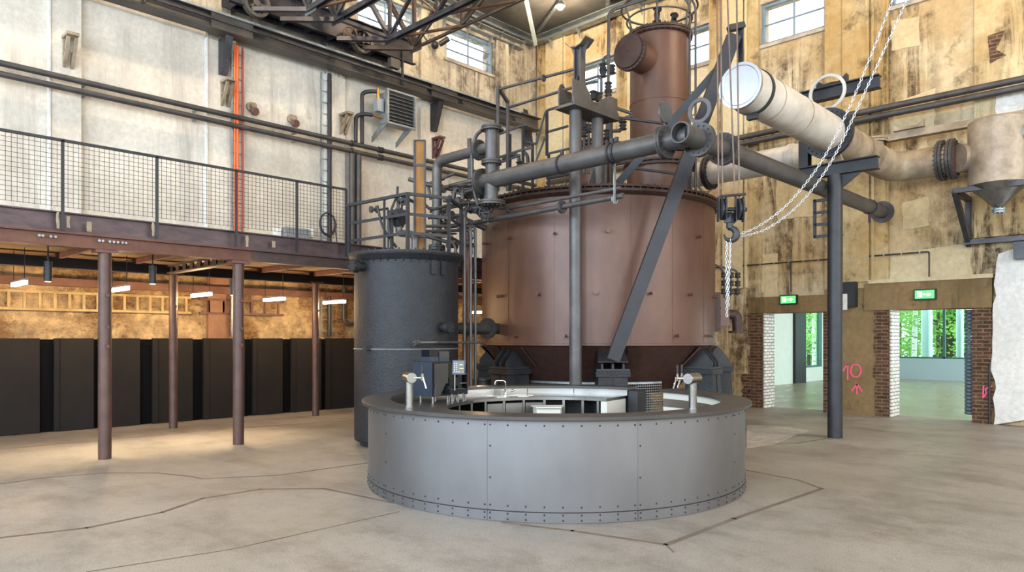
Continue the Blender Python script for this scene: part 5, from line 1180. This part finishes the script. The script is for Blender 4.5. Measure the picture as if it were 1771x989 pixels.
chain('hoist_chain', 'upper of two pale chains sweeping from the hook to the upper right', [W(*q) for q in ((1270,407,9.9),(1310,392,9.85),(1365,350,9.8),(1425,272,9.7),(1480,160,9.5),(1546,-6,9.2))])
chain('hoist_chain', 'lower of two pale chains sweeping from the hook to the upper right', [W(*q) for q in ((1270,411,9.92),(1325,396,9.87),(1385,350,9.82),(1440,275,9.72),(1500,150,9.5),(1571,-6,9.2))])
chain('sling_chain', 'pale chain hanging down from the hook, the longer strand', [W(*q) for q in ((1258,412,9.9),(1256,450,9.9),(1257,500,9.9),(1257,545,9.9))])
chain('sling_chain', 'pale chain hanging down from the hook, the shorter strand', [W(*q) for q in ((1263,415,9.88),(1262,450,9.88),(1260,490,9.88),(1259,528,9.88))])
# ------------------------------------------------------------------ round bar
CB = camxy(.575, 9.81); ZT = 1.10
RB, RI, RO = 2.505, 2.22, 2.585
P0, P1 = 52, 395.5            # the ring is open at the back right
bar = thing('bar_counter', 'large round bar clad in grey riveted sheet steel with a dark top', 'bar', (CB.x,CB.y,0))
def hit_psi(px, R=RB):
    v = ray(px); A = v.x*v.x+v.y*v.y; B = -2*(v.x*CB.x+v.y*CB.y); c = CB.x**2+CB.y**2-R*R; D = B*B-4*A*c
    d = (-B-math.sqrt(D))/(2*A); q = v*d-CB; return math.degrees(math.atan2(q.dot(RT), q.dot(FW))) % 360
s1, s2 = hit_psi(1103), hit_psi(843)      # the two seams in view
step = s2-s1
eds = [P0]+[s for s in (s1-step, s1, s2, s2+step, s2+2*step, s2+3*step) if P0+8 < s < P1-8]+[P1]
for a, b in zip(eds, eds[1:]):
    n = max(8, int((b-a)/2))
    pn = MB().arc(CB, [(RB-.012,.115),(RB,.115),(RB,ZT-.045),(RB-.012,ZT-.045)], a+.03, b-.03, n).build('front_sheet', M['barfront'], bar)
    rv = MB(); k = max(2, int((b-a)/4.05))
    rows = [(ZT-.10, i) for i in range(k+1)]+[(.165, i) for i in range(k+1)]
    for z, i in rows:
        an = a+.7+(b-a-1.4)*i/k; q = polar(CB, an, RB); d = (q-Vector((CB.x,CB.y,0))).normalized(); rv.sphere((q.x,q.y,z), .0105, 8, 5)
    for z in (.45,.78):
        for an in (b-.7,): q = polar(CB, an, RB); rv.sphere((q.x,q.y,z), .0105, 8, 5)
    rv.build('sheet_rivets', M['blackmat'], pn)
    kb = MB().arc(CB, [(RB-.012,.004),(RB+.006,.004),(RB+.006,.105),(RB-.012,.105)], a+.06, b-.06, n).build('kick_band', M['barfront'], bar)
    rv = MB()
    for z in (.03,.085):
        for i in range(k+1): an = a+.7+(b-a-1.4)*i/k; q = polar(CB, an, RB+.006); rv.sphere((q.x,q.y,z), .0105, 8, 5)
    rv.build('band_rivets', M['blackmat'], kb)
MB().arc(CB, [(RI+.1,.01),(RB-.014,.01),(RB-.014,ZT-.05),(RI+.1,ZT-.05)], P0, P1, 120).build('carcass', M['blackmat'], bar)
MB().arc(CB, [(RI,ZT-.042),(RO,ZT-.042),(RO+.004,ZT-.036),(RO+.004,ZT-.004),(RO,ZT),(RI,ZT)], P0-.6, P1+.6, 140, True, False).build('bar_top', M['bartop'], bar)
# inner side: bright splash, dark stripe, worktops, cabinets
WZ = .965
MB().arc(CB, [(RI+.03,WZ+.001),(RI+.05,WZ+.001),(RI+.05,ZT-.043),(RI+.03,ZT-.043)], 230, P1, 80).build('splashback', M['steel'], bar)
for an in (372, 352): MB().arc(CB, [(RI+.022,WZ+.01),(RI+.029,WZ+.01),(RI+.029,ZT-.05),(RI+.022,ZT-.05)], an-.15, an+.15, 1).build('splash_joint', M['blackmat'], bar)
MB().arc(CB, [(1.55,WZ-.045),(RI+.05,WZ-.045),(RI+.05,WZ),(1.55,WZ)], 308, P1-.3, 70, True, False).build('steel_worktop', M['steel'], bar)
MB().arc(CB, [(1.46,WZ-.045),(RI+.05,WZ-.045),(RI+.05,WZ),(1.46,WZ)], 232, 307.8, 50, True, False).build('dark_worktop', M['bartop'], bar)
# white strips round a steel stripe paint reflections inside the right arm
for z0, z1, mt, nm in ((.955,ZT-.044,'whitepan','upper_reflection'),(.83,.953,'steel','steel_stripe'),(.72,.828,'whitepan','lower_reflection')):
    MB().arc(CB, [(RI+.06,z0),(RI+.09,z0),(RI+.09,z1),(RI+.06,z1)], P0+.3, 130, 50).build(nm, M[mt], bar)
MB().arc(CB, [(1.5,.70),(RI+.05,.70),(RI+.05,.74),(1.5,.74)], P0, 128, 50, True, False).build('lower_worktop', M['bartop'], bar)
MB().arc(CB, [(1.56,.05),(RI+.05,.05),(RI+.05,.699),(1.56,.699)], P0+.5, 127, 40, True, False).build('lower_cabinet', M['iron'], bar)
MB().arc(CB, [(1.62,.10),(RI+.05,.10),(RI+.05,.16),(1.62,.16)], 303, P1-.5, 50, True, False).build('cabinet_floor', M['steel'], bar)
MB().arc(CB, [(RI+.0,.16),(RI+.03,.16),(RI+.03,WZ-.046),(RI+.0,WZ-.046)], 303, P1-.5, 50).build('cabinet_back', M['blackmat'], bar)
for an in (302,312,322,334,346,358,369,380,389): MB().arc(CB, [(1.6,.05),(RI,.05),(RI,WZ-.047),(1.6,WZ-.047)], an-.7, an+.7, 1).build('cabinet_upright', M['steel'], bar)
for a, b in ((323,333),(335,345),(347,357)): MB().arc(CB, [(1.59,.2),(1.61,.2),(1.61,WZ-.09),(1.59,WZ-.09)], a, b, 8).build('cabinet_door', M['steel'], bar)
MB().arc(CB, [(1.57,.05),(RI+.0,.05),(RI+.0,WZ-.047),(1.57,WZ-.047)], P1-4.2, P1-.35, 6).build('white_end_panel', M['whitepan'], bar)
q = polar(CB, P1+1.2, 2.36); e = polar(CB, P1+1.2, 1)-Vector((CB.x,CB.y,0)); nn = Vector((-e.y,e.x,0)).normalized()
MB().prism([polar(CB,P1+.7,2.24)+V(0,0,.02), polar(CB,P1+.7,2.5)+V(0,0,.02), polar(CB,P1+5.0,2.5)+V(0,0,.02), polar(CB,P1+5.0,2.24)+V(0,0,.02)], (0,0,ZT-.08)).build('dark_end_post', M['iron'], bar)
for an, w_ in ((335,.2),(347,.2)):
    q = polar(CB, an, 1.86); MB().lathe((q.x,q.y,WZ+.001),(0,0,1),[(.20,0),(.20,.004),(.185,.004),(.15,.002),(.01,.001)],28,False,False).build('sink_basin', M['chrome'], bar)
q = polar(CB, 340.5, 2.05)
t = thing('mixer_tap', 'small chrome mixer tap on the steel worktop inside the bar', 'tap', (q.x,q.y,WZ))
u = (Vector((CB.x,CB.y,0))-Vector((q.x,q.y,0))).normalized()
MB().cyl((q.x,q.y,WZ),(q.x,q.y,WZ+.10),.025,12).build('tap_body', M['chrome'], t)
MB().tube([(q.x,q.y,WZ+.09),(q.x,q.y,WZ+.24),(q.x-RT.x*.16,q.y-RT.y*.16,WZ+.24),(q.x-RT.x*.17,q.y-RT.y*.17,WZ+.17)],.014,10,.05).build('spout', M['chrome'], t)
for s in (-1,1): MB().cyl((q.x+RT.x*.03*s+RT.x*.06,q.y+RT.y*.03*s+RT.y*.06,WZ+.07),(q.x+RT.x*.1*s+RT.x*.06,q.y+RT.y*.1*s+RT.y*.06,WZ+.09),.018,10).build('tap_lever', M['chrome'], t)
q = W(998, 668, 11.4); pl_ = polar(CB, 18, 1.86); 
tag(MB().prism([polar(CB,10,1.35)+V(0,0,.84),polar(CB,10,1.0)+V(0,0,.84),polar(CB,-12,1.0)+V(0,0,.84),polar(CB,-12,1.35)+V(0,0,.84)],(0,0,.02)).prism([polar(CB,9,1.3)+V(0,0,0),polar(CB,9,1.05)+V(0,0,0),polar(CB,-11,1.05)+V(0,0,0),polar(CB,-11,1.3)+V(0,0,0)],(0,0,.839)).build('low_cupboard', M['whitepan']), 'low white-topped cupboard standing inside the round bar', 'cupboard')
# beer taps
def beertap(px, py, ang, lab, nh):
    p = OZ(px, py, ZT+.001); t = thing('beer_tap', lab, 'beer tap', p)
    MB().lathe(p,(0,0,1),[(.055,0),(.055,.008),(.045,.010),(.045,.30)],24).build('column', M['steel'], t)
    a = math.radians(ang); d = (RT*math.cos(a)+FW*math.sin(a)); s = V(-d.y,d.x,0); c = p+V(0,0,.345)
    MB().lathe(c-d*.115,d,[(.058,0),(.062,.006),(.062,.224),(.058,.23)],28).build('drum_head', M['steel'], t)
    for k in range(nh):
        h = c+d*(.115 if nh == 1 else -.05+.09*k) if False else c
        o = d*(.115) if nh == 1 else d*(-.06+.1*k)
        out = d if nh == 1 else s
        if nh == 1: out = (RT*.93-FW*.37)
        b0 = c+(d*.07+out*.05 if nh == 1 else o+out*.06)
        MB().cyl(b0,b0+out*.12,.013,10).cyl(b0+out*.10+V(0,0,-.03),b0+out*.10+V(0,0,.05),.018,10).tube([b0+out*.11,b0+out*.15+V(0,0,-.12)],.012,8).build('faucet', M['chrome'], t)
        MB().cyl(b0+out*.10+V(0,0,.05),b0+out*.10+V(0,0,.15),.011,8,.014).build('tap_handle', M['blackmat'], t)
beertap(708, 704, -68, 'polished steel beer tap on the left of the round bar', 1)
beertap(1198, 707, 48, 'polished steel beer tap with two handles on the right of the round bar', 2)
# coffee machine
o = polar(CB, 276, 1.95); 
cx, cy = o.x, o.y
cm = thing('coffee_machine', 'black automatic coffee machine with small touch screen on the bar', 'coffee machine', (cx,cy,WZ))
# local axes: u along its front (to the viewer's right and back), v out of its front
ua = math.radians(46); U = RT*math.cos(ua)+FW*math.sin(ua); Vv = Vector((U.y,-U.x,0))
base = W(748, 698, 10.2); base.z = WZ
def ob(u0, u1, v0, v1, z0, z1): 
    return [base+U*a+Vv*b+V(0,0,c) for a, b, c in ((u0,v0,z0),(u1,v0,z0),(u1,v1,z0),(u0,v1,z0))], V(0,0,z1-z0)
def obx(mb, *a): p, e = ob(*a); return mb.prism(p, e)
obx(MB(),0,.34,-.45,0,.10,.60).build('grinder_body', M['blackgloss'], cm)
obx(MB(),-.006,-.0005,-.445,-.005,.105,.595).build('side_panel_reflection', M['navy'], cm)  # thin navy sheet painting the blue reflection on the machine's side
obx(MB(),.03,.27,.0005,.03,.28,.57).build('front_panel', M['bartop'], cm)
obx(MB(),.34,.62,-.45,-.06,.10,.58).build('brewer_body', M['blackgloss'], cm)
mb = MB(); 
pts = [(.04,.001,.28),(.22,.001,.28),(.12,.001,.11),(.02,.001,.11)]
mb.prism([base+U*a+Vv*b+V(0,0,c) for a,b,c in pts], Vv*.03).build('curved_cover', M['bartop'], cm)
obx(obx(MB(),.28,.48,-.06,.05,.24,.36),.24,.30,-.02,.05,.16,.24).build('brew_group', M['blackgloss'], cm)
obx(obx(MB(),.22,.56,-.05,.12,.13,.19),.25,.53,-.03,.115,.19,.196).build('drip_tray', M['blackgloss'], cm)
obx(MB(),.24,.54,-.02,.11,.1965,.20).build('tray_grate', M['steel'], cm)
obx(obx(obx(obx(MB(),.50,.52,-.34,-.02,.10,.585),.68,.70,-.34,-.02,.10,.585),.52,.68,-.34,-.32,.10,.585),.52,.68,-.34,-.02,.565,.585).build('cup_shelf_unit', M['blackgloss'], cm)
for z in (.12,.26,.40): obx(MB(),.521,.679,-.31,-.02,z,z+.012).build('shelf', M['steel'], cm)
cpx = base+U*.60-Vv*.12; MB().lathe(cpx+V(0,0,.273),(0,0,1),[(.035,0),(.045,.05),(.05,.09)],14).build('cup_stack', M['copper'], cm)
U0, V0 = U, Vv; U = (RT*.97-FW*.2).normalized(); Vv = Vector((U.y,-U.x,0)); sc_ = W(784, 600, 9.85); sc_.z = WZ+.015
pm = MB().prism([sc_+U*-.02+V(0,0,.42), sc_+U*.17+V(0,0,.42), sc_+U*.17-Vv*.03+V(0,0,.62), sc_+U*-.02-Vv*.03+V(0,0,.62)], Vv*-.02).build('touch_screen', M['iron'], cm)
MB().prism([sc_+U*-.005+V(0,0,.435)+Vv*.002, sc_+U*.155+V(0,0,.435)+Vv*.002, sc_+U*.155-Vv*.0255+V(0,0,.605), sc_+U*-.005-Vv*.0255+V(0,0,.605)], Vv*.003).build('screen_face', M['screen'], pm)
mb = MB()
for a, b, h in ((.085,.13,.50),(.085,.13,.55),(.06,.10,.455),(.125,.145,.455),(.085,.145,.50)):
    z = h; k = (z-.42)/.2*.03
    mb.prism([sc_+U*a-Vv*(k-.0065)+V(0,0,z), sc_+U*b-Vv*(k-.0065)+V(0,0,z), sc_+U*b-Vv*(k+.004)+V(0,0,z+.03), sc_+U*a-Vv*(k+.004)+V(0,0,z+.03)], Vv*.0015)
mb.build('screen_icons', M['screen_tile'], pm)
mb = MB()
for r in range(5):
    for c in range(2): a, z = .01+.03*c, .455+.028*r; k = (z-.42)/.2*.03; mb.prism([sc_+U*a-Vv*(k-.0065)+V(0,0,z), sc_+U*(a+.012)-Vv*(k-.0065)+V(0,0,z), sc_+U*(a+.012)-Vv*(k-.005)+V(0,0,z+.01), sc_+U*a-Vv*(k-.005)+V(0,0,z+.01)], Vv*.0015)
mb.build('screen_buttons', M['white'], pm)
U, Vv = U0, V0
MB().cyl(sc_+RT*.02+V(0,0,.20)+FW*.01, sc_+RT*.02+V(0,0,.42)+FW*.02, .008, 8).beam(sc_+RT*.08+V(0,0,.5)+FW*.015, sc_+RT*.08+V(0,0,.5)+FW*.22, .04, .03).build('steam_wand', M['steel'], cm)
for k, (a, b, u1, h, m1, m2) in enumerate(((.04,-.30,.18,.15,'navy','blackgloss'),(.22,-.28,.18,.13,'navy','bartop'))):
    obx(MB(),a,a+u1,b,b+.18,.581,.581+h*.55).build('bean_hopper', M[m1], cm); obx(MB(),a,a+u1,b,b+.18,.582+h*.55,.581+h*1.25).build('hopper_lid', M[m2], cm)
for a, b in ((.03,-.03),(.31,-.03),(.03,-.31),(.31,-.31),(.40,-.1),(.48,-.1),(.55,-.1),(.67,-.05),(.67,-.31)):
    p = base+U*a+Vv*b; MB().lathe(p,(0,0,1),[(.018,0),(.018,.045),(.014,.046),(.014,.055),(.018,.056),(.018,.10)],12).build('foot', M['steel'], cm)
for a in (.30,.42,.52): p = base+U*a+Vv*.08; MB().cyl(p, p+V(0,0,.13), .012, 10).build('foot', M['steel'], cm)
# mesh guard round the foot of the tank
t = thing('wire_guard', 'curved steel mesh guard round the foot of the brown tank', 'guard', (TX,TY,0)); GR = 1.98
for a0, a1 in ((146,177),(184,229)):
    MB().arc(TC, [(GR-.012,1.0),(GR+.012,1.0),(GR+.012,1.04),(GR-.012,1.04)], a0, a1, 24).build('guard_rail', M['galv'], t)
    mb = MB()
    for k in range(19): z = .06+.05*k; mb.arc(TC, [(GR-.004,z-.004),(GR+.004,z-.004),(GR+.004,z+.004),(GR-.004,z+.004)], a0, a1, 24)
    nn_ = int((a1-a0)*math.radians(1)*GR/.05)
    for k in range(nn_+1): q = polar(TC, a0+(a1-a0)*k/nn_, GR); mb.box(q.x-.004,q.x+.004,q.y-.004,q.y+.004,.0,1.0)
    mb.build('guard_mesh', M['galv'], t)
q = W(834, 655, 15.0); tag(MB().torus((q.x,q.y,1.1),(0,0,1),.22,.015,24,6).torus((q.x,q.y,.9),(0,0,1),.22,.012,24,6).torus((q.x,q.y,.02),(0,0,1),.22,.012,24,6).build('hoop_stand', M['rust']) if False else MB().lathe((q.x,q.y,0),(0,0,1),[(.2,0),(.24,1.0),(.26,1.02),(.26,1.06),(.22,1.06),(.2,.9)],24,False).build('iron_tub', M['pipe_dark']), 'dark round iron tub standing behind the bar left of the tank', 'tub')
